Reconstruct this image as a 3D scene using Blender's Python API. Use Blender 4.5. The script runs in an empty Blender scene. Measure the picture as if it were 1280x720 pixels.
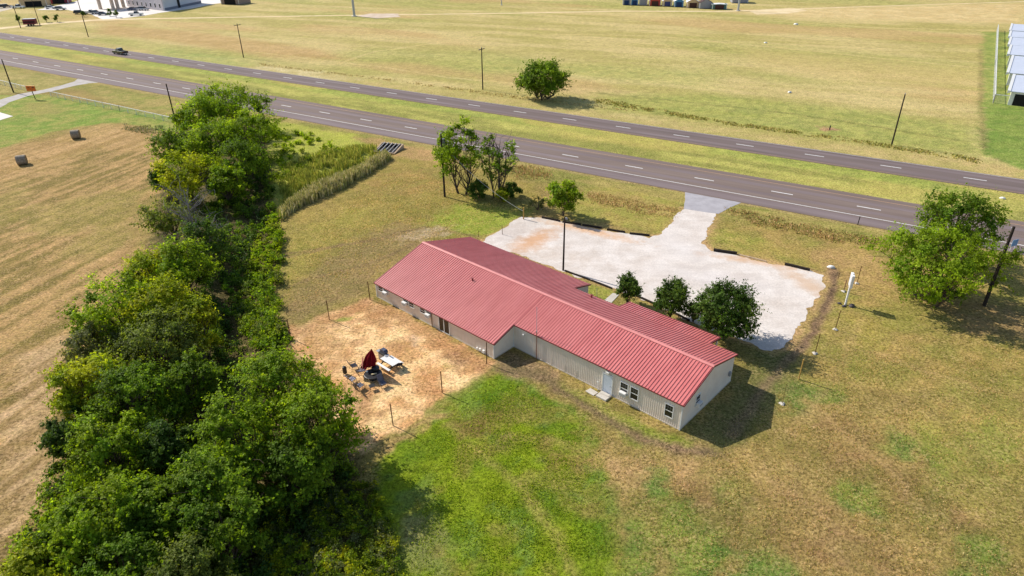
import bpy, math, random
import numpy as np
from mathutils import Vector, Matrix
R = math.radians
SC = bpy.context.scene
COL = SC.collection
rnd = random.Random(7)

# ------------------------------------------------------------------ camera
F_PX, PITCH, ROLL, CAM_H = 843.46, 0.505569, -0.011210, 37.9475
_fw = Vector((0, math.cos(PITCH), -math.sin(PITCH)))
_ri = Vector((1, 0, 0)); _up = _ri.cross(_fw)
RI = math.cos(ROLL) * _ri + math.sin(ROLL) * _up
UP = -math.sin(ROLL) * _ri + math.cos(ROLL) * _up
CAM = Vector((0, 0, CAM_H))
cd = bpy.data.cameras.new('camera'); co = bpy.data.objects.new('camera', cd); COL.objects.link(co)
M = Matrix((RI, UP, -_fw)).transposed().to_4x4(); M.translation = CAM
co.matrix_world = M
cd.sensor_width = 36; cd.lens = F_PX / 1280 * 36; cd.clip_end = 6000; cd.clip_start = 0.5
SC.camera = co

def G(x, y, z=0.0):
    """survey point: where the sight line through photo pixel x, y meets height z"""
    d = _fw * F_PX + RI * (x - 640) - UP * (y - 360)
    t = (z - CAM_H) / d.z
    return CAM + d * t
def G2(x, y, z=0.0):
    p = G(x, y, z); return (p.x, p.y)
def poly(*pts): return [G2(*p) for p in pts]
def ppm(x, y): return F_PX / (G(x, y) - CAM).length     # photo pixels per metre there

# ------------------------------------------------------------------ light
SUN_AZ, SUN_EL = R(145.5), R(38)
S = Vector((math.cos(SUN_AZ) * math.cos(SUN_EL), math.sin(SUN_AZ) * math.cos(SUN_EL), math.sin(SUN_EL)))
ld = bpy.data.lights.new('sun', 'SUN'); ld.energy = 5.0; ld.angle = R(0.5); ld.color = (1, 0.94, 0.84)
lo = bpy.data.objects.new('sun', ld); COL.objects.link(lo); lo.location = (-60, 60, 120)
lo.rotation_euler = S.to_track_quat('Z', 'Y').to_euler()
W = bpy.data.worlds.new('World'); SC.world = W; W.use_nodes = True
nt = W.node_tree; nt.nodes.clear()
sky = nt.nodes.new('ShaderNodeTexSky'); sky.sky_type = 'NISHITA'; sky.sun_disc = False
sky.sun_elevation = SUN_EL; sky.sun_rotation = R(90) - SUN_AZ
bg = nt.nodes.new('ShaderNodeBackground'); bg.inputs[1].default_value = 0.13
wo = nt.nodes.new('ShaderNodeOutputWorld')
nt.links.new(sky.outputs[0], bg.inputs[0]); nt.links.new(bg.outputs[0], wo.inputs[0])
vs = SC.view_settings; vs.view_transform = 'Standard'; vs.look = 'None'; vs.gamma = 1; vs.exposure = 0.14
SC.cycles.max_bounces = 6; SC.cycles.transparent_max_bounces = 8
SC.cycles.use_denoising = True

# ------------------------------------------------------------------ materials
def lin(r, g, b):
    f = lambda c: (c / 255 / 12.92) if c <= 10 else ((c / 255 + 0.055) / 1.055) ** 2.4
    return np.array((f(r), f(g), f(b)))
MATS = {}
def mat(name, col, rough=0.7, spec=0.3, metal=0.0, var=0.15, scale=3.0, bump=0.0, bscale=20.0, col2=None, coat=0.0, stretch=(1, 1, 1), rot=None):
    if name in MATS: return MATS[name]
    m = bpy.data.materials.new(name); m.use_nodes = True; n = m.node_tree; b = n.nodes['Principled BSDF']
    b.inputs['Roughness'].default_value = rough; b.inputs['Metallic'].default_value = metal
    b.inputs['Specular IOR Level'].default_value = spec; b.inputs['Coat Weight'].default_value = coat
    tc = n.nodes.new('ShaderNodeTexCoord'); mp = n.nodes.new('ShaderNodeMapping'); mp.inputs['Scale'].default_value = stretch
    n.links.new(tc.outputs['Object'], mp.inputs[0])
    if rot is not None: mp.vector_type = 'TEXTURE'; mp.inputs['Rotation'].default_value = (0, 0, rot); mp.inputs['Scale'].default_value = stretch
    nz = n.nodes.new('ShaderNodeTexNoise'); nz.inputs['Scale'].default_value = scale; nz.inputs['Detail'].default_value = 6
    nz.inputs['Roughness'].default_value = 0.65
    n.links.new(mp.outputs[0], nz.inputs['Vector'])
    cr = n.nodes.new('ShaderNodeValToRGB'); c = np.array(col)
    c2 = np.array(col2) if col2 is not None else np.clip(c * (1 - var * 2), 0, 1)
    c1 = c if col2 is not None else np.clip(c * (1 + var), 0, 1)
    cr.color_ramp.elements[0].position = 0.3; cr.color_ramp.elements[1].position = 0.7
    cr.color_ramp.elements[0].color = (*c2, 1); cr.color_ramp.elements[1].color = (*c1, 1)
    n.links.new(nz.outputs[0], cr.inputs[0]); n.links.new(cr.outputs[0], b.inputs['Base Color'])
    if bump:
        nb = n.nodes.new('ShaderNodeTexNoise'); nb.inputs['Scale'].default_value = bscale; nb.inputs['Detail'].default_value = 5
        n.links.new(tc.outputs['Object'], nb.inputs['Vector'])
        bp = n.nodes.new('ShaderNodeBump'); bp.inputs['Strength'].default_value = bump; bp.inputs['Distance'].default_value = 0.05
        n.links.new(nb.outputs[0], bp.inputs['Height']); n.links.new(bp.outputs[0], b.inputs['Normal'])
    MATS[name] = m; return m

def leaf_material(name='leaf', trans=0.38, tint=(1.6, 1.6, 0.5, 1)):
    m = bpy.data.materials.new(name); m.use_nodes = True; n = m.node_tree; n.nodes.clear()
    at = n.nodes.new('ShaderNodeAttribute'); at.attribute_name = 'Col'
    di = n.nodes.new('ShaderNodeBsdfPrincipled'); di.inputs['Roughness'].default_value = 0.55; di.inputs['Specular IOR Level'].default_value = 0.12
    tr = n.nodes.new('ShaderNodeBsdfTranslucent')
    mul = n.nodes.new('ShaderNodeMix'); mul.data_type = 'RGBA'; mul.blend_type = 'MULTIPLY'; mul.inputs[0].default_value = 1
    mul.inputs[7].default_value = tint
    n.links.new(at.outputs['Color'], mul.inputs[6])
    mx = n.nodes.new('ShaderNodeMixShader'); mx.inputs[0].default_value = trans
    o = n.nodes.new('ShaderNodeOutputMaterial')
    n.links.new(at.outputs['Color'], di.inputs['Base Color']); n.links.new(mul.outputs[2], tr.inputs['Color'])
    n.links.new(di.outputs[0], mx.inputs[1]); n.links.new(tr.outputs[0], mx.inputs[2]); n.links.new(mx.outputs[0], o.inputs[0])
    return m
M_LEAF = leaf_material('leaf', .48)
M_BLADE = leaf_material('grass_blade', 0.25, (1.05, 1.0, .8, 1))
M_BARK = mat('bark', (0.13, 0.10, 0.075), 0.9, 0.1, var=0.3, scale=6, bump=0.6)
M_DEADWOOD = mat('dead_wood', (0.27, 0.25, 0.23), 0.9, 0.1, var=0.25, scale=6)

# ------------------------------------------------------------------ mesh builder
class MB:
    def __init__(s): s.v = []; s.f = []; s.m = []; s.mi = 0
    def add(s, vs, fs):
        o = len(s.v); s.v += [tuple(p) for p in vs]
        for f in fs: s.f.append(tuple(i + o for i in f)); s.m.append(s.mi)
        return s
    def mat(s, i): s.mi = i; return s
    def box(s, c, d, rz=0.0, rx=0.0, ry=0.0, taper=1.0):
        m = Matrix.Translation(c) @ Matrix.Rotation(rz, 4, 'Z') @ Matrix.Rotation(ry, 4, 'Y') @ Matrix.Rotation(rx, 4, 'X')
        x, y, z = d[0] / 2, d[1] / 2, d[2] / 2; t = taper
        vs = [m @ Vector(p) for p in ((-x, -y, -z), (x, -y, -z), (x, y, -z), (-x, y, -z), (-x * t, -y * t, z), (x * t, -y * t, z), (x * t, y * t, z), (-x * t, y * t, z))]
        return s.add(vs, ((0, 3, 2, 1), (4, 5, 6, 7), (0, 1, 5, 4), (1, 2, 6, 5), (2, 3, 7, 6), (3, 0, 4, 7)))
    def bb(s, x0, x1, y0, y1, z0, z1):
        return s.box(((x0 + x1) / 2, (y0 + y1) / 2, (z0 + z1) / 2), (x1 - x0, y1 - y0, z1 - z0))
    def tube(s, pts, rad, n=6, cap=True):
        pts = [Vector(p) for p in pts]; rings = []
        if not hasattr(rad, '__len__'): rad = [rad] * len(pts)
        for i, p in enumerate(pts):
            t = (pts[min(i + 1, len(pts) - 1)] - pts[max(i - 1, 0)]).normalized()
            a = t.orthogonal().normalized() if abs(t.z) > 0.99 else t.cross(Vector((0, 0, 1))).normalized()
            if abs(t.z) > 0.99: a = Vector((1, 0, 0)) - t * t.x; a.normalize()
            b = t.cross(a)
            rings.append([p + (a * math.cos(k * 2 * math.pi / n) + b * math.sin(k * 2 * math.pi / n)) * rad[i] for k in range(n)])
        vs = [q for r in rings for q in r]; fs = []
        for i in range(len(pts) - 1):
            for k in range(n): fs.append((i * n + k, i * n + (k + 1) % n, (i + 1) * n + (k + 1) % n, (i + 1) * n + k))
        if cap: fs.append(tuple(range(n - 1, -1, -1))); fs.append(tuple(range((len(pts) - 1) * n, len(pts) * n)))
        return s.add(vs, fs)
    def lathe(s, prof, n=16, c=(0, 0, 0), sq=None):
        vs = []; fs = []
        for r, z in prof:
            for k in range(n):
                a = 2 * math.pi * k / n; q = sq(a, z) if sq else 1
                vs.append((c[0] + r * q * math.cos(a), c[1] + r * q * math.sin(a), c[2] + z))
        for i in range(len(prof) - 1):
            for k in range(n): fs.append((i * n + k, i * n + (k + 1) % n, (i + 1) * n + (k + 1) % n, (i + 1) * n + k))
        fs.append(tuple(range(n - 1, -1, -1))); fs.append(tuple(range((len(prof) - 1) * n, len(prof) * n)))
        return s.add(vs, fs)
    def prism(s, pts, z0, z1):
        n = len(pts)
        area = sum(pts[i][0] * pts[(i + 1) % n][1] - pts[(i + 1) % n][0] * pts[i][1] for i in range(n))
        if area < 0: pts = pts[::-1]
        vs = [(p[0], p[1], z0) for p in pts] + [(p[0], p[1], z1) for p in pts]
        return s.add(vs, [tuple(range(n - 1, -1, -1)), tuple(range(n, 2 * n))] + [(i, (i + 1) % n, n + (i + 1) % n, n + i) for i in range(n)])
    def side(s, prof, y0, y1):      # profile in x,z extruded over y
        n = len(prof)
        vs = [(p[0], y0, p[1]) for p in prof] + [(p[0], y1, p[1]) for p in prof]
        return s.add(vs, [tuple(range(n)), tuple(range(2 * n - 1, n - 1, -1))] + [(i, n + i, n + (i + 1) % n, (i + 1) % n) for i in range(n)])
    def build(s, name, mats, parent=None, smooth=False, bevel=0.0):
        me = bpy.data.meshes.new(name); me.from_pydata(s.v, [], s.f)
        for m in (mats if isinstance(mats, (list, tuple)) else [mats]): me.materials.append(m)
        me.polygons.foreach_set('material_index', s.m)
        if smooth: me.polygons.foreach_set('use_smooth', [True] * len(s.f))
        me.validate(); me.update()
        o = bpy.data.objects.new(name, me); COL.objects.link(o)
        if parent: o.parent = parent
        if bevel:
            bv = o.modifiers.new('bevel', 'BEVEL'); bv.width = bevel; bv.segments = 2; bv.limit_method = 'ANGLE'
        return o
def np_mesh(name, v, f, mat_, parent=None, col=None, smooth=False):
    """v (N,3), f (F,k) as numpy"""
    me = bpy.data.meshes.new(name); k = f.shape[1]
    me.vertices.add(len(v)); me.vertices.foreach_set('co', np.ascontiguousarray(v, np.float32).ravel())
    me.loops.add(f.size); me.loops.foreach_set('vertex_index', np.ascontiguousarray(f, np.int32).ravel())
    me.polygons.add(len(f)); me.polygons.foreach_set('loop_start', np.arange(0, f.size, k, dtype=np.int32))
    me.polygons.foreach_set('use_smooth', np.full(len(f), smooth))
    if col is not None:
        a = me.attributes.new('Col', 'FLOAT_COLOR', 'POINT')
        c4 = np.ones((len(v), 4), np.float32); c4[:, :col.shape[1]] = col; a.data.foreach_set('color', c4.ravel())
    me.update(calc_edges=True); me.materials.append(mat_)
    o = bpy.data.objects.new(name, me); COL.objects.link(o)
    if parent: o.parent = parent
    return o
def tag(o, label=None, cat=None, group=None, kind=None):
    if label: o['label'] = label
    if cat: o['category'] = cat
    if group: o['group'] = group
    if kind: o['kind'] = kind
    return o
def thing(name, label, cat, loc=(0, 0, 0), rz=0.0, group=None):
    o = bpy.data.objects.new(name, None); COL.objects.link(o); o.empty_display_size = 0.3
    o.location = loc; o.rotation_euler = (0, 0, rz); return tag(o, label, cat, group)
def dup(root, loc, rz, label, group=None):
    def cp(o, par):
        c = o.copy(); COL.objects.link(c); c.parent = par
        for ch in [x for x in bpy.data.objects if x.parent == o]: cp(ch, c)
        return c
    kids = [x for x in bpy.data.objects if x.parent == root]
    r = root.copy(); COL.objects.link(r)
    for ch in kids: cp(ch, r)
    r.location = loc; r.rotation_euler = (0, 0, rz); r['label'] = label
    if group: r['group'] = group
    return r

# ------------------------------------------------------------------ noise, distances
_rs = np.random.RandomState(3); _T = _rs.rand(256, 256)
def vnoise(x, y, seed=0):
    x = x + seed * 17.37; y = y + seed * 9.71
    xi = np.floor(x).astype(int); yi = np.floor(y).astype(int); fx = x - xi; fy = y - yi
    fx = fx * fx * (3 - 2 * fx); fy = fy * fy * (3 - 2 * fy)
    a = _T[yi & 255, xi & 255]; b = _T[yi & 255, (xi + 1) & 255]; c = _T[(yi + 1) & 255, xi & 255]; d = _T[(yi + 1) & 255, (xi + 1) & 255]
    return (a * (1 - fx) + b * fx) * (1 - fy) + (c * (1 - fx) + d * fx) * fy
def fbm(x, y, s, o=4, seed=0, ang=None, st=1.0):
    if ang is not None:
        ca, sa = math.cos(ang), math.sin(ang); x, y = (x * ca + y * sa) / st, (-x * sa + y * ca)
    r = 0; a = 1; t = 0; f = 1.0 / s
    for k in range(o): r = r + a * vnoise(x * f, y * f, seed + k * 3); t += a; a *= 0.55; f *= 2.03
    return r / t
def sstep(a, b, x):
    t = np.clip((x - a) / (b - a), 0, 1); return t * t * (3 - 2 * t)
def dpoly(px, py, P):
    """signed distance to polygon, negative inside"""
    d = np.full(px.shape, 1e18); ins = np.zeros(px.shape, bool); n = len(P)
    for i in range(n):
        ax, ay = P[i]; bx, by = P[(i + 1) % n]; ex, ey = bx - ax, by - ay
        t = np.clip(((px - ax) * ex + (py - ay) * ey) / (ex * ex + ey * ey + 1e-12), 0, 1)
        d = np.minimum(d, (px - ax - t * ex) ** 2 + (py - ay - t * ey) ** 2)
        if abs(ey) > 1e-9:
            c = ((ay > py) != (by > py)) & (px < ex * (py - ay) / ey + ax); ins ^= c
    d = np.sqrt(d); return np.where(ins, -d, d)
def dline(px, py, P):
    d = np.full(px.shape, 1e18)
    for (ax, ay), (bx, by) in zip(P[:-1], P[1:]):
        ex, ey = bx - ax, by - ay
        t = np.clip(((px - ax) * ex + (py - ay) * ey) / (ex * ex + ey * ey + 1e-12), 0, 1)
        d = np.minimum(d, (px - ax - t * ex) ** 2 + (py - ay - t * ey) ** 2)
    return np.sqrt(d)

# ------------------------------------------------------------------ road frame: s along, w towards the camera
RA = -0.5583994; N0 = (-51.321, 155.909)
RU = (math.cos(RA), math.sin(RA)); RV = (math.sin(RA), -math.cos(RA))
def road_xy(s, w): return (N0[0] + RU[0] * s + RV[0] * w, N0[1] + RU[1] * s + RV[1] * w)
def road_sw(x, y):
    dx, dy = x - N0[0], y - N0[1]; return dx * RU[0] + dy * RU[1], dx * RV[0] + dy * RV[1]

# building frame
BO = G(849.3, 537.6); BA = R(-42.8); BU = (math.cos(BA), math.sin(BA)); BV = (-BU[1], BU[0])
def bxy(u, v): return (BO.x + BU[0] * u + BV[0] * v, BO.y + BU[1] * u + BV[1] * v)

CREEK = poly((478, 190), (430, 212), (370, 240), (325, 270), (300, 330), (290, 400), (275, 470), (230, 600), (190, 760))
def H(x, y):
    x = np.asarray(x, float); y = np.asarray(y, float)
    d = dline(x, y, CREEK)
    return -0.9 * np.exp(-(d / 2.6) ** 2) * sstep(128, 110, y)
def Hs(x, y): return float(H(np.array([x]), np.array([y]))[0])

# ------------------------------------------------------------------ ground sheet
def axis(segs):
    out = [segs[0][0]]
    for a, b, s0, s1 in segs:
        p = a
        while p < b - 1e-6:
            s = s0 + (s1 - s0) * (p - a) / (b - a); p = min(p + s, b); out.append(p)
    return np.array(out)
def make_ground():
    xs = axis([(0, 45, .38, .38), (45, 150, .4, 1.0), (150, 460, 1.0, 4.0), (460, 2600, 6, 160)])
    xs = np.concatenate([-xs[:0:-1], xs])
    ys = axis([(-300, 15, 40, .8), (15, 105, .36, .36), (105, 250, .4, 1.0), (250, 470, 1.0, 2.5), (470, 3000, 4, 170)])
    X, Y = np.meshgrid(xs, ys); sh = X.shape; x = X.ravel(); y = Y.ravel()
    s, w = road_sw(x, y)
    wx = x + 2.2 * (fbm(x, y, 4.5, 4, 11) - .5) + 1.0 * (fbm(x, y, 1.1, 2, 12) - .5); wy = y + 2.2 * (fbm(x, y, 4.5, 4, 13) - .5) + 1.0 * (fbm(x, y, 1.1, 2, 14) - .5)
    n_big = fbm(x, y, 14, 4, 1); n_mid = fbm(x, y, 3.2, 4, 2); n_sm = fbm(x, y, 0.9, 3, 3)
    ct = lambda n, k=5.0: np.clip((n - .5) * k + .5, 0, 1)
    def mixc(a, b, t): return np.array(a)[None] * (1 - t[:, None]) + np.array(b)[None] * t[:, None]
    C = mixc(lin(160, 134, 76), lin(134, 120, 58), ct(n_big * .6 + n_mid * .4))
    brk = fbm(x, y, .9, 4, 71) - .5
    def put(mask, c1, c2, t=None, op=1.0):
        nonlocal C
        if t is None: t = ct(n_mid * .6 + n_sm * .4)
        k = (mask * op)[:, None]; C = C * (1 - k) + mixc(c1, c2, t) * k
    def zone(P, c1, c2, soft=1.0, op=1.0, t=None, warp=True):
        d = dpoly(wx if warp else x, wy if warp else y, P) + brk * min(soft, 1.6) * 2.6; put(sstep(soft, -soft, d), c1, c2, t, op)
    def trail(P, wd, c1, c2, soft=.5, op=1.0, t=None):
        d = dline(wx * .6 + x * .4, wy * .6 + y * .4, P); put(sstep(wd + soft, max(wd - soft, 0), d), c1, c2, t, op)
    def blob(px, py, r, c1, c2, op=.8, t=None, asp=1.0, ang=0.0):
        cx, cy = G2(px, py); dx, dy = wx - cx, wy - cy; ca, sa = math.cos(ang), math.sin(ang)
        d = np.hypot((dx * ca + dy * sa) / asp, -dx * sa + dy * ca) + brk * r * 1.3; put(sstep(r, r * .35, d), c1, c2, t, op)
    # --- beyond the highway
    nr = fbm(x, y, 7, 4, 21, RA + .15, 5.0)
    far = sstep(-25.0, -27.0, w)
    put(far, lin(200, 178, 120), lin(174, 160, 92), ct(nr * .75 + n_big * .25, 4))
    put(sstep(.52, .7, fbm(x, y, 30, 3, 23, RA, 3.0)) * far, lin(150, 152, 76), lin(172, 166, 90), None, .65)
    put(sstep(.56, .7, fbm(x, y, 22, 3, 24, RA, 4.0)) * far, lin(196, 158, 106), lin(184, 150, 98), None, .6)
    vg = sstep(-25.0, -25.6, w) * sstep(-33, -28, w + 3 * (n_mid - .5))
    put(vg, lin(196, 172, 112), lin(172, 158, 92), None, .9)
    zone(poly((745, 118), (900, 118), (1100, 140), (1226, 160), (1226, 196), (1000, 168), (860, 152), (755, 137)), lin(138, 150, 66), lin(160, 162, 76), 5, .8)
    zone(poly((560, 70), (700, 78), (900, 88), (880, 110), (720, 95), (600, 92)), lin(150, 160, 82), lin(176, 170, 92), 8, .6)
    zone(poly((900, 14), (1290, 3), (1290, 30), (1010, 22)), lin(222, 194, 142), lin(202, 172, 118), 8, .9)
    zone(poly((130, 30), (250, 40), (400, 62), (440, 75), (330, 70), (200, 50), (120, 42)), lin(196, 158, 108), lin(176, 140, 88), 4, .75)
    zone(poly((200, 60), (290, 72), (330, 82), (280, 84), (190, 72)), lin(140, 160, 80), lin(170, 170, 90), 4, .6)
    zone(poly((330, 82), (420, 92), (450, 100), (380, 100), (300, 88)), lin(214, 196, 150), lin(186, 166, 110), 2.5, .8)
    zone(poly((930, 60), (1225, 88), (1225, 110), (1050, 98), (930, 75)), lin(206, 178, 116), lin(184, 160, 98), 8, .55)
    zone(poly((1228, 40), (1290, 40), (1290, 214), (1230, 190)), lin(122, 142, 62), lin(140, 150, 70), 1.2, .95)
    zone(poly((1228, 128), (1290, 133), (1290, 214), (1230, 192)), lin(108, 138, 50), lin(128, 148, 60), 1.2, .9)
    for P, wd in ((((640, 44), (720, 43), (820, 45), (900, 53), (1000, 62), (1120, 75), (1235, 86)), .8), (((560, 52), (600, 46), (640, 44)), .6),
                  (((320, 65), (400, 75), (480, 84), (560, 97), (640, 104)), .7), (((960, 26), (1100, 35), (1240, 38)), 1.2), (((420, 80), (470, 64), (560, 52)), .7)):
        trail(poly(*P), wd, lin(214, 190, 132), lin(200, 174, 112), .6, .6)
    trail(poly((740, 116), (860, 128), (1000, 143), (1200, 176)), .5, lin(112, 118, 56), lin(130, 126, 64), .5, .7)
    trail(poly((1226, 62), (1227, 130), (1229, 185)), .4, lin(110, 100, 60), lin(150, 130, 80), .6, .6)
    blob(1037, 161, 2.2, lin(176, 130, 100), lin(190, 146, 110), .9)
    blob(160, 76, 3, lin(140, 120, 70), lin(150, 130, 80), .5, None, 3, RA)
    # --- median and verges
    md = sstep(-17.2, -17.8, -w - 34.8 + 0 * w) if False else sstep(-18.0, -17.2, w) * sstep(-4.8, -5.6, w)
    nm = fbm(x, y, 2.6, 4, 31, RA, 5.0)
    put(md, lin(176, 170, 84), lin(142, 142, 66), ct(nm, 5))
    put(md * sstep(-12.5, -14.5, w + 2 * (nm - .5)), lin(140, 156, 64), lin(156, 164, 70), None, .7)
    put(md * sstep(.55, .72, fbm(x, y, 9, 3, 33, RA, 3)), lin(196, 176, 92), lin(176, 160, 80), None, .7)
    ve = sstep(7.0, 7.6, w) * sstep(17.5, 12.5, w + 4 * (n_mid - .5))
    put(ve, lin(160, 144, 78), lin(132, 130, 58), ct(fbm(x, y, 2.5, 4, 34, RA, 3)))
    put(sstep(7.0, 7.4, w) * sstep(8.6, 7.6, w + n_sm * .6), lin(180, 156, 106), lin(160, 136, 88), None, .8)
    put(sstep(-5.6, -5.0, w) * sstep(-4.4, -5.2, w), lin(150, 120, 90), lin(136, 110, 84))
    # --- upper left lawn by the driveway
    zone(poly((-60, 120), (60, 118), (140, 132), (240, 150), (250, 165), (205, 166), (150, 154), (90, 160), (0, 186), (-60, 196)), lin(118, 146, 50), lin(150, 148, 70), .8)
    zone(poly((-60, 88), (0, 88), (90, 100), (60, 112), (0, 118), (-60, 118)), lin(150, 142, 72), lin(170, 152, 90), 1.0)
    zone(poly((108, 108), (200, 122), (300, 140), (330, 152), (240, 150), (140, 128)), lin(140, 142, 62), lin(166, 146, 84), 1.0, .9)
    zone(poly((30, 128), (75, 130), (80, 142), (40, 145)), lin(170, 144, 88), lin(150, 140, 70), 2, .6)
    # --- hay field
    ha = math.atan2(101.67 - 81.05, -68.54 + 67.69)
    hn = fbm(x, y, .8, 4, 41, ha - .35 + 0 * x[0], 9.0); hb = fbm(x, y, 5, 3, 42)
    HF = poly((-900, 330), (-60, 202), (0, 186), (60, 166), (130, 154), (215, 166), (220, 215), (200, 270), (190, 330), (150, 400), (100, 450), (110, 560), (90, 650), (40, 720), (-30, 800), (-600, 900))
    zone(HF, lin(184, 146, 94), lin(128, 110, 52), .8, 1.0, ct(hn * .75 + hb * .25, 5.5))
    hz = sstep(.5, -.5, dpoly(wx, wy, HF))
    put(hz * sstep(.5, .66, fbm(x, y, 9, 4, 44, ha - .35, 2.0)), lin(136, 128, 54), lin(156, 140, 70), None, .6)
    zone(poly((-40, 195), (60, 172), (130, 156), (215, 168), (205, 190), (120, 185), (40, 215), (-40, 240)), lin(194, 154, 104), lin(170, 132, 80), 2, .7, ct(hn))
    zone(poly((20, 450), (90, 420), (70, 520), (72, 600), (30, 670), (-20, 690), (-20, 560)), lin(198, 164, 124), lin(150, 120, 78), 1.5, .8, ct(hn))
    zone(poly((175, 250), (190, 340), (130, 400), (100, 420), (140, 340)), lin(178, 138, 92), lin(150, 120, 70), 1.5, .6, ct(hn))
    # --- creek belt soil and weeds
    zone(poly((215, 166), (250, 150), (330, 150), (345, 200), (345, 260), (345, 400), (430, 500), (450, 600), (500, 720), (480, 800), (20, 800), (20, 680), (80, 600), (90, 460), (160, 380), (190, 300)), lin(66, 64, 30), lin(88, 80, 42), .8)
    zone(poly((330, 150), (420, 165), (476, 176), (488, 195), (440, 225), (380, 250), (345, 262), (338, 210)), lin(176, 176, 66), lin(150, 156, 54), .8)
    zone(poly((440, 172), (475, 172), (500, 182), (560, 190), (620, 205), (560, 205), (500, 197), (485, 190)), lin(190, 148, 98), lin(160, 130, 80), .8, .9)
    # --- yard behind the building
    YD = poly((350, 272), (400, 252), (440, 230), (500, 197), (560, 205), (640, 220), (690, 250), (655, 272), (612, 298), (535, 300), (468, 350), (462, 372), (372, 402), (352, 412), (346, 350))
    zone(YD, lin(160, 136, 68), lin(138, 126, 56), .6, 1.0, ct(n_big * .5 + n_mid * .5))
    zone(poly((352, 300), (440, 258), (480, 262), (420, 300), (356, 345)), lin(150, 142, 58), lin(164, 144, 70), 2, .7)
    zone(poly((555, 262), (590, 250), (660, 262), (648, 280), (610, 296), (560, 292), (520, 284)), lin(142, 158, 44), lin(150, 146, 58), 1.5, .9)
    zone(poly((470, 215), (540, 210), (560, 240), (500, 245), (455, 240)), lin(168, 132, 76), lin(150, 130, 66), 2, .6)
    zone(poly((358, 370), (440, 300), (500, 276), (560, 288), (540, 302), (475, 345), (462, 370), (400, 390), (352, 412)), lin(146, 120, 80), lin(130, 112, 70), 1.5, .8)
    for P in (((352, 322), (420, 308), (480, 296), (530, 284), (600, 296)), ((360, 356), (420, 340), (460, 330), (520, 305)), ((350, 318), (440, 304), (520, 292))):
        trail(poly(*P), .22, lin(116, 96, 68), lin(140, 112, 76), .3, .7)
    blob(535, 292, 2.2, lin(200, 176, 146), lin(160, 130, 96), .6, None, 2.4, BA + 1.2)
    # --- straw yard
    SY = poly((352, 430), (358, 412), (400, 396), (465, 372), (478, 378), (540, 412), (616, 453), (600, 470), (560, 498), (520, 530), (470, 556), (430, 566), (400, 470))
    ns = fbm(x, y, 1.5, 5, 51); ns2 = fbm(x, y, 5, 3, 52)
    zone(SY, lin(244, 198, 144), lin(208, 154, 102), .35, 1.0, ct(ns * .6 + ns2 * .4, 5.5))
    ys_ = sstep(.3, -.3, dpoly(wx, wy, SY))
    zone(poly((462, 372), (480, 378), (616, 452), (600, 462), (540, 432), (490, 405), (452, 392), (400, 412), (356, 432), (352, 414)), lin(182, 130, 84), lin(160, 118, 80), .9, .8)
    zone(poly((356, 432), (400, 405), (420, 420), (425, 450), (400, 462), (380, 450)), lin(178, 132, 84), lin(198, 150, 96), 1.5, .7)
    zone(poly((482, 432), (510, 428), (530, 440), (520, 456), (480, 450)), lin(200, 144, 88), lin(186, 132, 82), .8, .7)
    zone(poly((522, 470), (548, 462), (556, 490), (524, 494)), lin(200, 142, 90), lin(184, 128, 80), .5, .8)
    put(ys_ * sstep(.57, .68, fbm(x, y, 2.2, 4, 55)), lin(176, 128, 86), lin(160, 120, 84), None, .6)
    blob(431, 401, .9, lin(130, 142, 50), lin(150, 140, 70), .85, None, 1.6, .4)
    blob(560, 455, .6, lin(150, 146, 60), lin(170, 150, 80), .6); blob(572, 447, 1.2, lin(150, 112, 86), lin(176, 140, 110), .5)
    blob(515, 425, 1.0, lin(206, 176, 150), lin(180, 130, 96), .6, None, 2, BA)
    # --- near lawn
    lg = fbm(x, y, 2.4, 5, 61); lb = fbm(x, y, 7, 4, 62)
    zone(poly((480, 560), (520, 532), (560, 500), (600, 472), (625, 458), (650, 470), (690, 500), (745, 545), (775, 590), (770, 640), (790, 720), (800, 800), (440, 800), (460, 650)), lin(122, 138, 6), lin(84, 112, 14), .9, 1.0, ct(lg * .5 + lb * .5, 4.0))
    lz = sstep(.5, -.5, dpoly(wx, wy, poly((480, 560), (560, 500), (625, 458), (690, 500), (760, 560), (790, 720), (800, 800), (440, 800))))
    put(lz * sstep(.55, .66, fbm(x, y, 3.2, 4, 63)), lin(146, 138, 62), lin(128, 112, 52), None, .65)
    put(lz * sstep(.58, .70, fbm(x, y, 1.8, 4, 64)), lin(96, 124, 54), lin(116, 136, 50), None, .6)
    zone(poly((500, 650), (540, 640), (560, 680), (550, 720), (500, 720)), lin(142, 138, 84), lin(122, 124, 66), .8, .8)
    zone(poly((480, 556), (540, 515), (562, 512), (520, 540), (490, 566), (470, 572)), lin(190, 150, 104), lin(168, 136, 86), .4, .9)
    zone(poly((505, 545), (540, 515), (590, 485), (610, 465), (622, 458), (600, 470), (550, 498), (510, 530), (490, 548)), lin(112, 126, 44), lin(130, 130, 54), .5, .7)
    blob(602, 530, 2.4, lin(132, 104, 56), lin(116, 100, 48), .8, None, 1.3, .3); blob(655, 520, 1.6, lin(150, 128, 70), lin(130, 120, 56), .6); blob(628, 560, 1.2, lin(140, 112, 66), lin(124, 110, 54), .6); blob(545, 690, 1.0, lin(120, 108, 50), lin(130, 116, 56), .5); blob(730, 640, 1.6, lin(120, 110, 48), lin(134, 118, 60), .6); blob(690, 600, 1.2, lin(150, 132, 70), lin(120, 122, 40), .5)
    # dirt line along the long wall
    trail(poly((625, 462), (660, 462), (690, 476), (730, 500), (780, 530), (840, 556), (900, 566)), .55, lin(150, 120, 88), lin(128, 104, 74), .6, .85)
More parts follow.
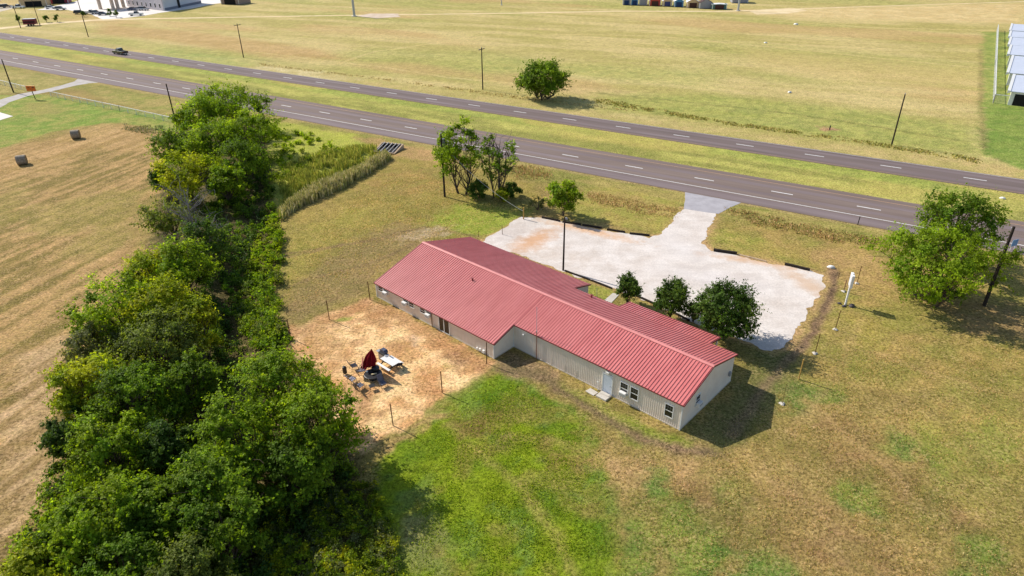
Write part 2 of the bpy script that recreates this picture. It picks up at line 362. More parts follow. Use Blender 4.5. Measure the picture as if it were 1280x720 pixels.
    zone(poly((640, 440), (672, 452), (700, 470), (690, 482), (640, 470), (622, 462)), lin(170, 136, 100), lin(140, 118, 82), .6, .85)
    zone(poly((690, 470), (840, 545), (848, 556), (800, 540), (740, 505), (690, 482)), lin(140, 146, 52), lin(150, 136, 70), .4, .5)
    # --- dry lawn, lower right
    zone(poly((770, 560), (850, 560), (930, 590), (1000, 560), (1000, 800), (800, 800), (775, 640)), lin(156, 130, 76), lin(122, 118, 52), 1.5, .9, ct(lg * .6 + lb * .4, 5))
    zone(poly((730, 560), (800, 565), (890, 575), (880, 605), (800, 600), (740, 580)), lin(190, 150, 100), lin(154, 128, 74), 1.2, .8)
    zone(poly((900, 575), (925, 560), (960, 590), (1010, 640), (960, 640), (920, 600)), lin(186, 150, 92), lin(150, 130, 66), 1.2, .65)
    for b in ((905, 660, 2.2), (850, 650, 1.4), (800, 690, 1.6), (1170, 570, 2.0), (1160, 630, 1.3), (1120, 560, 1.5), (960, 720, 2.0), (1040, 470, 2.5), (990, 490, 2.0), (1230, 560, 2.4), (1080, 620, 1.6), (820, 600, 1.3), (880, 700, 1.6), (1220, 690, 1.8)):
        blob(b[0], b[1], b[2] * 1.25, lin(90, 122, 42), lin(122, 134, 50), .85, None, 1.8, 1.0)
    for b in ((920, 660, 2.2), (1000, 640, 2.2), (1100, 590, 2.6), (1080, 700, 2.2), (1180, 640, 1.8), (700, 570, 1.4), (1010, 690, 1.3), (1060, 540, 1.8), (1140, 460, 1.8), (860, 610, 1.3), (1240, 620, 1.6)):
        blob(b[0], b[1], b[2] * 1.2, lin(144, 108, 70), lin(124, 102, 56), .6, None, 1.8, -.7)
    zone(poly((1130, 520), (1290, 500), (1290, 640), (1230, 640), (1160, 590)), lin(160, 152, 62), lin(150, 138, 66), 2, .6)
    zone(poly((690, 476), (760, 508), (850, 548), (862, 560), (800, 552), (745, 520), (700, 494)), lin(120, 134, 34), lin(140, 140, 54), .35, .85)
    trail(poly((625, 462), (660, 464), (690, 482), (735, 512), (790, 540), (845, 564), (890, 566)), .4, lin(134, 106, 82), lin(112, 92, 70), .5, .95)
    zone(poly((640, 436), (672, 450), (700, 472), (690, 484), (640, 472), (618, 460)), lin(150, 122, 92), lin(112, 96, 68), .6, .8)  # soil colour darkened to paint the building's shadow at the inner corner
    # --- field right of the lot
    zone(poly((905, 270), (1100, 300), (1290, 330), (1290, 520), (1040, 480), (960, 470), (1030, 360), (1030, 342), (890, 312)), lin(168, 140, 76), lin(138, 130, 58), 1.0, .9, ct(lg * .5 + lb * .5))
    zone(poly((960, 300), (1110, 320), (1120, 380), (1060, 360), (1030, 338)), lin(182, 144, 92), lin(160, 134, 72), 1.5, .8)
    zone(poly((890, 280), (960, 300), (1010, 330), (960, 320), (890, 306)), lin(152, 150, 60), lin(164, 142, 70), 1.0, .8)
    zone(poly((1060, 395), (1120, 400), (1100, 440), (1070, 430)), lin(172, 152, 66), lin(150, 140, 60), 1.2, .6)
    zone(poly((1150, 370), (1290, 385), (1290, 430), (1210, 415)), lin(164, 128, 90), lin(140, 112, 70), 1.2, .7)
    trail(poly((1040, 338), (1042, 360), (1025, 400), (1000, 430), (975, 460), (940, 500), (915, 540)), .5, lin(136, 104, 84), lin(160, 124, 96), .4, .9)
    trail(poly((1046, 342), (1038, 370), (1012, 415), (985, 450)), .25, lin(92, 72, 60), lin(120, 94, 74), .25, .8)
    zone(poly((865, 548), (900, 500), (945, 440), (985, 436), (1000, 470), (985, 490), (925, 555), (900, 562)), lin(112, 112, 62), lin(96, 100, 50), 1.0, .8)  # greener grass, its colour darkened to deepen the building's shadow
    trail(poly((1000, 430), (975, 460), (940, 500), (915, 540)), .4, lin(136, 110, 84), lin(120, 100, 76), .5, .7)
    for P, wd in ((((905, 566), (935, 590), (975, 630), (1040, 690), (1080, 730)), .3), (((925, 560), (960, 588), (1005, 630), (1075, 695), (1110, 730)), .3), (((640, 545), (700, 552), (780, 572), (860, 580), (905, 572)), .35), (((1000, 500), (1080, 560), (1160, 640), (1230, 725)), .3), (((1090, 440), (1180, 470), (1290, 500)), .3), (((560, 530), (640, 600), (700, 680), (730, 740)), .22), (((1075, 400), (1060, 440), (1035, 480), (990, 540)), .3)):
        trail(poly(*P), wd, lin(186, 150, 98), lin(160, 132, 82), .5, .4)
    trail(poly((1145, 500), (1215, 560), (1290, 640)), .5, lin(120, 106, 56), lin(134, 116, 64), .6, .4)
    # verge of the lot: orange soil
    LOT = LOTP
    dl = dpoly(wx * .5 + x * .5, wy * .5 + y * .5, LOT); put(sstep(.9, .1, dl), lin(206, 160, 116), lin(170, 140, 88), None, .75)
    # grass islands beside the lot
    zone(poly((690, 262), (740, 232), (800, 240), (850, 252), (855, 265), (830, 290), (790, 284), (740, 276)), lin(168, 150, 72), lin(146, 142, 60), .6, .9)
    zone(poly((735, 246), (790, 262), (835, 270), (850, 262), (800, 246), (745, 236)), lin(186, 150, 96), lin(166, 138, 80), .5, .45)
    zone(poly((706, 340), (767, 363), (755, 378), (735, 366)), lin(140, 156, 44), lin(150, 150, 60), .3, .9)
    zone(poly((770, 370), (800, 376), (850, 400), (830, 410), (780, 385)), lin(160, 140, 76), lin(140, 134, 60), .4, .9)
    C *= (1.12 * (0.72 + 0.56 * n_sm))[:, None]; g_ = C.mean(1, keepdims=True); C = C * .93 + g_ * .07 * np.array([1.05, .98, .9])
    nx = sh[1]; ny = sh[0]
    idx = np.arange(nx * ny).reshape(ny, nx)
    f = np.stack([idx[:-1, :-1], idx[:-1, 1:], idx[1:, 1:], idx[1:, :-1]], -1).reshape(-1, 4)
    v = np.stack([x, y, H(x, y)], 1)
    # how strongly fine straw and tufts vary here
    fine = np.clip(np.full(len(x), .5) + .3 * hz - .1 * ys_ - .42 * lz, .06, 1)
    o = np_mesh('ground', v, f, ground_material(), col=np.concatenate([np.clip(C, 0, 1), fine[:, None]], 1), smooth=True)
    tag(o, kind='structure'); return o

def ground_material():
    m = bpy.data.materials.new('ground'); m.use_nodes = True; n = m.node_tree; L = n.links.new
    b = n.nodes['Principled BSDF']; b.inputs['Roughness'].default_value = .95; b.inputs['Specular IOR Level'].default_value = .08
    at = n.nodes.new('ShaderNodeAttribute'); at.attribute_name = 'Col'
    ge = n.nodes.new('ShaderNodeNewGeometry')
    def noise(sc, det, ro=.65, lac=2.0, dist=0.0):
        q = n.nodes.new('ShaderNodeTexNoise'); q.inputs['Scale'].default_value = sc; q.inputs['Detail'].default_value = det
        q.inputs['Roughness'].default_value = ro; q.inputs['Distortion'].default_value = dist; L(ge.outputs['Position'], q.inputs['Vector']); return q
    def rng(src, a, b_, c, d):
        r = n.nodes.new('ShaderNodeMapRange'); r.inputs[1].default_value = a; r.inputs[2].default_value = b_; r.inputs[3].default_value = c; r.inputs[4].default_value = d; L(src, r.inputs[0]); return r
    n1 = noise(3.6, 7, .78); n2 = noise(1.0, 8, .78, dist=.5); n3 = noise(4.6, 4, .72, dist=.9)
    r1 = rng(n1.outputs[0], .34, .66, .30, 1.62)
    mul = n.nodes.new('ShaderNodeMix'); mul.data_type = 'RGBA'; mul.blend_type = 'MULTIPLY'; mul.inputs[0].default_value = 1
    L(at.outputs['Color'], mul.inputs[6]); L(r1.outputs[0], mul.inputs[7])
    # dry straw flecks and dark gaps between tufts, in patches
    n4 = noise(3.3, 5, .75, dist=.6); n5 = noise(.45, 3, .6); patch = rng(n5.outputs[0], .38, .62, .35, 1.0)
    def fleck(src, a, b_, k):
        r = rng(src.outputs[0], a, b_, 0, k); q = n.nodes.new('ShaderNodeMath'); q.operation = 'MULTIPLY'; L(r.outputs[0], q.inputs[0]); L(patch.outputs[0], q.inputs[1]); return q
    fl = fleck(n3, .51, .57, .9)
    lite = n.nodes.new('ShaderNodeMix'); lite.data_type = 'RGBA'; lite.blend_type = 'MULTIPLY'; lite.inputs[0].default_value = 1; lite.inputs[7].default_value = (1.55, 1.5, 1.5, 1); L(at.outputs['Color'], lite.inputs[6])
    tan = n.nodes.new('ShaderNodeMix'); tan.data_type = 'RGBA'; tan.inputs[7].default_value = (.60, .40, .22, 1); L(at.outputs['Alpha'], tan.inputs[0]); L(lite.outputs[2], tan.inputs[6])
    s1 = n.nodes.new('ShaderNodeMix'); s1.data_type = 'RGBA'; L(fl.outputs[0], s1.inputs[0]); L(mul.outputs[2], s1.inputs[6]); L(tan.outputs[2], s1.inputs[7])
    dk = fleck(n4, .52, .59, .9)
    st = n.nodes.new('ShaderNodeMix'); st.data_type = 'RGBA'; st.blend_type = 'MULTIPLY'; st.inputs[7].default_value = (.42, .40, .36, 1); L(dk.outputs[0], st.inputs[0]); L(s1.outputs[2], st.inputs[6])
    # mid-size tint shift
    r2 = rng(n2.outputs[0], .38, .64, 0, .75)
    t2 = n.nodes.new('ShaderNodeMix'); t2.data_type = 'RGBA'; t2.blend_type = 'MULTIPLY'; t2.inputs[7].default_value = (.66, .74, .56, 1)
    L(r2.outputs[0], t2.inputs[0]); L(st.outputs[2], t2.inputs[6]); L(t2.outputs[2], b.inputs['Base Color'])
    bp = n.nodes.new('ShaderNodeBump'); bp.inputs['Strength'].default_value = .8; bp.inputs['Distance'].default_value = .12
    L(n1.outputs[0], bp.inputs['Height']); L(bp.outputs[0], b.inputs['Normal'])
    return m

LOTP = poly((598, 305), (630, 285), (650, 272), (676, 271), (705, 278), (760, 289), (812, 297), (826, 293), (840, 275), (853, 260), (897, 266), (886, 288), (878, 304), (890, 313), (925, 321), (975, 331), (1012, 338), (1031, 345), (1030, 358), (1018, 380), (1000, 408), (980, 432), (966, 441), (940, 432), (905, 418), (863, 402), (816, 380), (795, 370), (767, 361), (704, 339), (640, 315))
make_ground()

# ------------------------------------------------------------------ sheets: roads, lot, paths
def ragged(P, step=.5, amp=.25, seed=5):
    out = []
    n = len(P)
    for i in range(n):
        (ax, ay), (bx, by) = P[i], P[(i + 1) % n]; k = max(1, int(math.hypot(bx - ax, by - ay) / step))
        for j in range(k): t = j / k; out.append((ax + (bx - ax) * t, ay + (by - ay) * t))
    a = np.array(out); d = np.stack([fbm(a[:, 0], a[:, 1], 1.3, 3, seed), fbm(a[:, 0], a[:, 1], 1.3, 3, seed + 9)], 1) - .5
    return [tuple(p) for p in a + d * 2 * amp]
def sheet(name, P, z, m, thick=.03):
    mb = MB(); mb.prism(P, z - thick, z); return tag(mb.build(name, m), kind='structure')
M_ASPH = mat('asphalt', lin(132, 116, 108), .9, .25, var=.1, scale=.6, bump=.25, bscale=30, col2=lin(112, 97, 91), stretch=(14, 1, 1), rot=-0.5584)
M_ASPH2 = mat('asphalt_dark', lin(122, 107, 103), .9, .25, var=.1, scale=.6, bump=.25, bscale=30, col2=lin(102, 90, 87), stretch=(14, 1, 1), rot=-0.5584)
M_PAINT = mat('road_paint', (.78, .76, .74), .7, .3, var=.12, scale=2)
M_YPAINT = mat('yellow_road_paint', lin(186, 148, 112), .7, .3, var=.1, scale=2)
M_WEAR = mat('worn_asphalt', lin(134, 120, 120), .85, .25, var=.12, scale=.5, col2=lin(112, 98, 96), stretch=(12, 1, 1), rot=-0.5584)
def road(name, w0, w1, m, dash_w, phase, edges, bands):
    mb = MB()
    def strip(s0, s1, a, b, z, mi, th=.004):
        P = [road_xy(s0, a), road_xy(s1, a), road_xy(s1, b), road_xy(s0, b)]
        mb.mat(mi)
        if P: mb.add([(p[0], p[1], z) for p in P], [(3, 2, 1, 0)])
    P = [road_xy(-900, w0), road_xy(900, w0), road_xy(900, w1), road_xy(-900, w1)]
    mb.mat(0).prism(P, -.05, .03)
    for a, b, mi in bands: strip(-900, 900, a, b, .034, mi)
    for w, ww, mi in edges: strip(-900, 900, w - ww / 2, w + ww / 2, .038, mi)
    for k in range(-28, 36):
        s = phase + 12.192 * k; strip(s - 1.6, s + 1.6, dash_w - .12, dash_w + .12, .039, 1)
    return tag(mb.build(name, [m, M_PAINT, M_YPAINT, M_WEAR]), kind='structure')
road('road', -5.3, 7.1, M_ASPH, 0, 0, ((3.75, .17, 1), (-3.75, .13, 2)), ((4.3, 6.7, 3), (-2.5, -1.3, 3), (1.2, 2.3, 3)))
s_, w_ = road_sw(-59.853, 186.859)
road('road', -25.5, -17.7, M_ASPH2, w_, s_, ((-25.2, .1, 1), (-18.2, .1, 2)), ((-20.5, -19.4, 3), (-24.2, -23.2, 3)))
M_GRAV = mat('gravel', lin(232, 223, 216), .95, .15, scale=.35, bump=.7, bscale=7, col2=lin(206, 193, 182))
M_GRAV.node_tree.nodes['Principled BSDF'].inputs['Roughness'].default_value = 1
def gravel_fine(m):
    n = m.node_tree; b = n.nodes['Principled BSDF']; L = n.links.new
    src = b.inputs['Base Color'].links[0].from_socket; tc = next(q for q in n.nodes if q.type == 'TEX_COORD')
    nz = n.nodes.new('ShaderNodeTexNoise'); nz.inputs['Scale'].default_value = 4; nz.inputs['Detail'].default_value = 8; nz.inputs['Roughness'].default_value = .8; L(tc.outputs['Object'], nz.inputs['Vector'])
    r = n.nodes.new('ShaderNodeMapRange'); r.inputs[1].default_value = .3; r.inputs[2].default_value = .65; r.inputs[3].default_value = .72; r.inputs[4].default_value = 1.08; L(nz.outputs[0], r.inputs[0])
    mx = n.nodes.new('ShaderNodeMix'); mx.data_type = 'RGBA'; mx.blend_type = 'MULTIPLY'; mx.inputs[0].default_value = 1; L(src, mx.inputs[6]); L(r.outputs[0], mx.inputs[7]); L(mx.outputs[2], b.inputs['Base Color'])
gravel_fine(M_GRAV)
def stains(m):
    n = m.node_tree; b = n.nodes['Principled BSDF']; L = n.links.new
    ge = n.nodes.new('ShaderNodeNewGeometry'); nz = n.nodes.new('ShaderNodeTexNoise'); nz.inputs['Scale'].default_value = .7; nz.inputs['Detail'].default_value = 7; nz.inputs['Roughness'].default_value = .7; L(ge.outputs['Position'], nz.inputs['Vector'])
    for (px, py, rx, ry, ang, k, c) in ((667, 301, 6.0, 2.4, .9, .8, lin(206, 156, 112)), (735, 288, 8.5, 1.4, -.55, .75, lin(214, 168, 124)), (640, 290, 5, 3.0, .7, .35, lin(176, 160, 150)), (1012, 356, 1.8, 7, .35, .6, lin(206, 170, 136)), (700, 320, 6, 2.5, -.3, .3, lin(190, 168, 146)), (950, 327, 8, 1.3, -.35, .7, lin(208, 168, 130)), (900, 350, 9, 3, -.4, .3, lin(206, 200, 200)), (850, 310, 3, 6, .3, .3, lin(214, 208, 206))):
        g = G(px, py); sb = n.nodes.new('ShaderNodeVectorMath'); sb.operation = 'SUBTRACT'; sb.inputs[1].default_value = g; L(ge.outputs['Position'], sb.inputs[0])
        mp = n.nodes.new('ShaderNodeMapping'); mp.vector_type = 'TEXTURE'; mp.inputs['Rotation'].default_value = (0, 0, ang); mp.inputs['Scale'].default_value = (rx, ry, 10); L(sb.outputs[0], mp.inputs[0])
        ln = n.nodes.new('ShaderNodeVectorMath'); ln.operation = 'LENGTH'; L(mp.outputs[0], ln.inputs[0])
        ad = n.nodes.new('ShaderNodeMath'); ad.operation = 'MULTIPLY_ADD'; ad.inputs[1].default_value = 2.2; L(nz.outputs[0], ad.inputs[0]); L(ln.outputs['Value'], ad.inputs[2])
        r = n.nodes.new('ShaderNodeMapRange'); r.inputs[1].default_value = 2.2; r.inputs[2].default_value = 1.3; r.inputs[3].default_value = 0; r.inputs[4].default_value = k; L(ad.outputs[0], r.inputs[0])
        src = b.inputs['Base Color'].links[0].from_socket; mx = n.nodes.new('ShaderNodeMix'); mx.data_type = 'RGBA'; mx.inputs[7].default_value = (*c, 1); L(r.outputs[0], mx.inputs[0]); L(src, mx.inputs[6]); L(mx.outputs[2], b.inputs['Base Color'])
    # wheel wear along the way people drive across the lot
    mp = n.nodes.new('ShaderNodeMapping'); mp.inputs['Rotation'].default_value = (0, 0, .62); mp.inputs['Scale'].default_value = (.22, .8, 1); L(ge.outputs['Position'], mp.inputs[0])
    nw = n.nodes.new('ShaderNodeTexNoise'); nw.inputs['Scale'].default_value = 1; nw.inputs['Detail'].default_value = 6; nw.inputs['Distortion'].default_value = .8; L(mp.outputs[0], nw.inputs['Vector'])
    r = n.nodes.new('ShaderNodeMapRange'); r.inputs[1].default_value = .35; r.inputs[2].default_value = .65; r.inputs[3].default_value = .94; r.inputs[4].default_value = 1.02; L(nw.outputs[0], r.inputs[0])
    src = b.inputs['Base Color'].links[0].from_socket; mx = n.nodes.new('ShaderNodeMix'); mx.data_type = 'RGBA'; mx.blend_type = 'MULTIPLY'; mx.inputs[0].default_value = 1; L(src, mx.inputs[6]); L(r.outputs[0], mx.inputs[7]); L(mx.outputs[2], b.inputs['Base Color'])
stains(M_GRAV)
sheet('gravel_lot', ragged(LOTP, .25, .6), .012, M_GRAV)
M_APRON = mat('apron_asphalt', lin(178, 174, 178), .9, .2, scale=.8, bump=.3, col2=lin(156, 152, 156))
M_CONC = mat('concrete', lin(206, 200, 190), .9, .2, scale=1.0, bump=.2, col2=lin(184, 176, 164))
aw = [road_xy(*p) for p in ((road_sw(*G2(852, 244))[0], 7.08), (road_sw(*G2(925, 255))[0], 7.08))]
sheet('driveway', ragged([aw[0], aw[1], G2(912, 260), G2(898, 267.5), G2(854, 261), G2(856, 252)], .5, .12), .022, M_APRON)
def band(P, wd, seed=3, amp=.2):
    Ls, Rs = [], []
    for i, p in enumerate(P):
        a = P[max(i - 1, 0)]; b = P[min(i + 1, len(P) - 1)]; dx, dy = b[0] - a[0], b[1] - a[1]; l = math.hypot(dx, dy); q = wd[i] if hasattr(wd, '__len__') else wd
        Ls.append((p[0] - dy / l * q, p[1] + dx / l * q)); Rs.append((p[0] + dy / l * q, p[1] - dx / l * q))
    return ragged(Ls + Rs[::-1], 1.0, amp, seed)
sheet('driveway', band(poly((116, 100), (102, 103), (85, 107), (60, 113), (30, 118.5), (0, 128), (-40, 150)), (6.0, 2.9, 1.9, 1.8, 2.0, 2.2, 2.4)), .012, mat('driveway_gravel', lin(196, 190, 186), 1, .1, scale=.6, col2=lin(170, 162, 154), bump=.4))
sheet('concrete_slab', poly((-40, 142), (-2, 140), (16.5, 145.5), (-2, 151), (-40, 158)), .05, mat('pale_concrete', lin(226, 218, 208), .9, .2, var=.05))
M_SAND = mat('sandy_track', lin(228, 210, 172), 1, .1, scale=.2, col2=lin(206, 180, 134))
sheet('path', band(poly((-160, 46), (-60, 40), (0, 35.5), (60, 29.5), (120, 25), (180, 23.5), (320, 21), (445, 19), (640, 16.5), (770, 14), (900, 14.2), (960, 12.6), (1060, 9), (1280, 2), (1500, -6)), (3.2, 3, 3, 2.8, 2.8, 1.9, 1.2, 1.2, 1.1, 1.3, 1.4, 1.6, .9, .9, .9), 8, .5), .012, M_SAND)
sheet('gravel_pad', ragged(poly((445, 20), (462, 17), (498, 17), (500, 21), (470, 23)), 1, 1.0), .018, mat('pale_gravel', lin(214, 198, 182), 1, .1, scale=.3, col2=lin(190, 168, 140)))
sheet('gravel_pad', ragged(poly((935, 13), (990, 10), (1010, 13), (985, 17), (945, 18)), 1, 1.0), .018, M_SAND)
M_PLOT = mat('parking_concrete', lin(232, 226, 220), .9, .2, scale=.1, col2=lin(214, 206, 198))
sheet('parking_lot', ragged(poly((46, 12.5), (90, 3), (120, -6), (240, -12), (300, 0), (262, 6), (240, 10.5), (200, 16), (178, 20), (150, 23.2), (128, 24), (112, 17), (85, 12.5), (66, 12.5)), 3, .4), .02, M_PLOT)
sheet('parking_lot', poly((-60, 16), (0, 9), (28, 8), (-40, 24)), .02, mat('lot_gravel', lin(204, 190, 170), .95, .1, scale=.2))
# walk from the lot to the porch
sheet('path', poly((752, 378.5), (766, 366.5), (774, 368.5), (762, 381)), .04, M_CONC, .06)

# ------------------------------------------------------------------ the building
M_ROOF = mat('red_roof_metal', (0.55, 0.143, 0.134), .38, .55, var=.1, scale=1.0, col2=(0.66, 0.205, 0.19), stretch=(1.1, .13, 1))
M_RIDGE = mat('red_ridge_metal', (0.70, 0.25, 0.23), .4, .5, var=.08, scale=.6)
M_TRIM = mat('dark_red_trim', (0.20, 0.035, 0.035), .45, .4, var=.1)
M_WALL = mat('beige_wall_metal', lin(240, 229, 216), .5, .35, var=.05, scale=.7, col2=lin(226, 212, 198))
M_WHITE = mat('white_paint', (0.80, 0.79, 0.76), .5, .35, var=.05, scale=3)
M_DOOR = mat('pale_blue_door', lin(206, 214, 226), .5, .35, var=.03)
M_GLASS = mat('dark_window_glass', (0.012, 0.014, 0.018), .08, .6, var=.2)
M_DARK = mat('dark_void', (0.015, 0.015, 0.017), .7, .2, var=.2)
M_GREY = mat('grey_metal', (0.35, 0.36, 0.38), .5, .4, metal=.3, var=.1)
M_BLACK = mat('black_paint', (0.02, 0.02, 0.022), .45, .4, var=.2)
def zf(v): return 4.2 - .315 * (4.55 - v)
def zb(v): return 4.2 - .26 * (v - 4.55)
def zr(v): return zf(v) if v < 4.55 else zb(v)
BLD = thing('metal_roof_building', 'long beige metal building with a ribbed red roof and a stepped out far wing', 'building', (BO.x, BO.y, 0), BA)
def wall_run(mb, p0, p1, ztop, z0=-.3):
    """ribbed metal siding from p0 to p1 (outward normal on the right hand side of travel)"""
    dx, dy = p1[0] - p0[0], p1[1] - p0[1]; Lg = math.hypot(dx, dy); ux, uy = dx / Lg, dy / Lg; nx, ny = uy, -ux
    st = []; t = 0
    while t < Lg - .001:
        for o, h in ((0, 0), (.12, 0), (.14, .022), (.18, .022), (.20, 0)):
            if t + o < Lg: st.append((t + o, h))
        t += .203
    st.append((Lg, 0)); vs = []
    for a, h in st:
        x, y = p0[0] + ux * a + nx * h, p0[1] + uy * a + ny * h
        vs += [(x, y, z0), (x, y, ztop(p0[0] + ux * a, p0[1] + uy * a))]
    mb.add(vs, [(2 * i, 2 * i + 2, 2 * i + 3, 2 * i + 1) for i in range(len(st) - 1)])
mb = MB(); zt = lambda x, y: zr(y) - .05
UL = -37.2; UW = -18.8; VW = -2.85
wall_run(mb, (UL, VW), (UW, VW), zt); wall_run(mb, (UW, VW), (UW, 0), zt); wall_run(mb, (UW, 0), (0, 0), zt)
wall_run(mb, (0, 0), (0, 4.55), zt); wall_run(mb, (0, 4.55), (0, 9.14), zt); wall_run(mb, (0, 9.14), (UW + .15, 9.14), zt)
wall_run(mb, (UW + .15, 9.14), (UW + .15, 12.1), zt); wall_run(mb, (UW + .15, 12.1), (UL, 12.1), zt)
wall_run(mb, (UL, 12.1), (UL, 4.55), zt); wall_run(mb, (UL, 4.55), (UL, VW), zt)
mb.build('wall', M_WALL, BLD)
mb = MB()      # skirt under the siding and white corner posts
for a, b in (((UL, VW), (UW, VW)), ((UW, VW), (UW, 0)), ((UW, 0), (0, 0)), ((0, 0), (0, 9.14))):
    x0, x1 = sorted((a[0], b[0])); y0, y1 = sorted((a[1], b[1])); e = .045
    mb.bb(x0 - e * (x0 == x1), x1 + e, y0 - e, y1 - (0 if y0 != y1 else 0) + e * 0, -.2, .09)
mb.build('base_trim', mat('base_trim', lin(206, 196, 180), .7), BLD)
for x, y in ((UL, VW), (UW, VW), (0, 0), (UW, -.03)):
    MB().bb(x - .06, x + .05, y - .05, y + .06, -.1, zr(y) - .08).build('corner_trim', M_WHITE, BLD)
# roof planes with standing ribs
def slab(mb, u0, u1, va, vb, za, zb_, off=0.0):
    mb.add([(u0, va, za), (u1, va, za), (u1, vb, zb_), (u0, vb, zb_), (u0, va, za - .07), (u1, va, za - .07), (u1, vb, zb_ - .07), (u0, vb, zb_ - .07)],
           [(0, 1, 2, 3), (7, 6, 5, 4), (0, 4, 5, 1), (1, 5, 6, 2), (2, 6, 7, 3), (3, 7, 4, 0)])
    u = u0 + .06; h = .055; k = .5
    while u < u1 - .05:
        vs = []
        for v, z in ((va, za), (vb, zb_)): vs += [(u - .05, v, z), (u - .022, v, z + h), (u + .022, v, z + h), (u + .05, v, z)]
        mb.add(vs, [(0, 4, 5, 1), (1, 5, 6, 2), (2, 6, 7, 3), (0, 1, 2, 3), (4, 7, 6, 5)]); u += .305
rb = MB()
slab(rb, UL - .18, UW + .2, VW - .14, 4.55, zf(VW - .14), 4.2)
slab(rb, UW + .2, .18, -.14, 4.55, zf(-.14), 4.2)
slab(rb, UL - .18, UW + .32, 12.3, 4.55, zb(12.3), 4.2)
slab(rb, UW + .32, .18, 9.32, 4.55, zb(9.32), 4.2)
slab(rb, -12.75, -2.5, 11.35, 9.32, zb(9.32) - .36, zb(9.32) - .005)
# orient faces outwards whatever the slope
roof = rb.build('roof', M_ROOF, BLD)
mb = MB()
for sgn, z in ((-1, zf(4.55 - .2)), (1, zb(4.55 + .2))):
    mb.add([(UL - .2, 4.55, 4.275), (.2, 4.55, 4.275), (.2, 4.55 + sgn * .2, z + .065), (UL - .2, 4.55 + sgn * .2, z + .065)], [(0, 1, 2, 3) if sgn < 0 else (3, 2, 1, 0)])
mb.build('ridge_cap', M_RIDGE, roof)
tb = MB()      # gable and eave trim
def trim(a, b, h=.16, t=.03):
    p, q = Vector(a), Vector(b); d = (q - p); n = Vector((d.y, -d.x, 0)).normalized() * t
    tb.add([p, q, q + n, p + n, p - Vector((0, 0, h)), q - Vector((0, 0, h)), q + n - Vector((0, 0, h)), p + n - Vector((0, 0, h))], [(0, 1, 2, 3), (7, 6, 5, 4), (3, 2, 6, 7), (0, 4, 5, 1), (0, 3, 7, 4), (1, 5, 6, 2)])
e = .184
trim((UL - .18, VW - .143, zf(VW - .14) - .002), (UW + .2, VW - .143, zf(VW - .14) - .002), .10); trim((UW + .2, -.143, zf(-.14) - .002), (.18, -.143, zf(-.14) - .002), .10)
trim((e, -.14, zf(-.14) + .05), (e, 4.55, 4.25)); trim((e, 4.55, 4.25), (e, 9.32, zb(9.32) + .05))
trim((UW + .204, VW - .14, zf(VW - .14) + .05), (UW + .204, -.14, zf(-.14) + .05))
trim((UL - e, 4.55, 4.25), (UL - e, VW - .14, zf(VW - .14) + .05)); trim((UL - e, 12.3, zb(12.3) + .05), (UL - e, 4.55, 4.25))
trim((-2.496, 9.32, zb(9.32) + .03), (-2.496, 11.35, zb(9.32) - .33)); trim((-2.5, 11.353, zb(9.32) - .37), (-12.75, 11.353, zb(9.32) - .37), .1)
trim((UW + .324, 9.32, zb(9.32) + .05), (UW + .324, 12.3, zb(12.3) + .05)); trim((UW + .32, 12.303, zb(12.3)), (UL - .18, 12.303, zb(12.3)), .1)
tb.build('trim', M_TRIM, roof)
for u in (-2.75, -7.5, -12.5): MB().bb(u - .06, u + .06, 11.1, 11.22, 0, 2.56).build('porch_post', M_WHITE, BLD)
MB().bb(-12.9, -2.4, 9.2, 11.5, -.05, .1).build('porch_floor', M_CONC, BLD)
for u, v in ((-15.7, 8.6), (-27.0, 2.5)):
    MB().lathe([(.09, 0), (.09, .3), (.13, .3), (.13, .36)], 8, (u, v, zr(v) - .02)).build('roof_vent', M_TRIM, roof)
# openings. frame built around its pane, ax 'v': wall facing -y, ax 'u': wall facing +x
def window(u0, u1, z0, z1, plane, ax='v', ac=None, bars=True):
    def bb(mb, a0, a1, d0, d1, c0, c1):
        if ax == 'v': mb.bb(a0, a1, plane - d1, plane - d0, c0, c1)
        else: mb.bb(plane + d0, plane + d1, a0, a1, c0, c1)
    f = MB(); t = .075; zm = (z0 + z1) / 2; d = .085
    bb(f, u0, u0 + t, .0, d, z0, z1); bb(f, u1 - t, u1, .0, d, z0, z1); bb(f, u0 + t, u1 - t, .0, d, z0, z0 + t); bb(f, u0 + t, u1 - t, .0, d, z1 - t, z1)
    bb(f, u0 + t, u1 - t, .0, d - .015, zm - .035, zm + .035)
    fr = f.build('window', M_WHITE, BLD)
    g = MB(); bb(g, u0 + t, u1 - t, .0, .05, z0 + t, zm - .035); bb(g, u0 + t, u1 - t, .0, .055, zm + .035, z1 - t)
    g.build('pane', M_GLASS, fr)
    if bars:
        q = MB(); w = (u1 - u0 - 2 * t) / 3
        for k in (1, 2): bb(q, u0 + t + w * k - .012, u0 + t + w * k + .012, .056, .066, zm + .035, z1 - t)
        bb(q, u0 + t, u1 - t, .0665, .0735, (zm + z1) / 2 - .015, (zm + z1) / 2 + .015)
        q.build('glazing_bar', mat('glazing_bar', (.16, .16, .17), .5), fr)
    if ac is not None:
        a = MB(); bb(a, ac - .32, ac + .32, .087, .42, z0 + .04, z0 + .42)
        A = a.build('air_conditioner', M_WHITE, BLD, bevel=.02)
        a = MB(); bb(a, ac - .26, ac + .26, .40, .426, z0 + .09, z0 + .33); a.build('grille', mat('grille_grey', (.42, .42, .42), .6), A)
window(-6.08, -5.20, .80, 2.12, 0, ac=-5.62); window(-5.02, -4.14, .80, 2.12, 0); window(-1.58, -.72, .78, 2.12, 0)
window(2.15, 2.98, 1.15, 2.25, 0, 'u', ac=2.6)
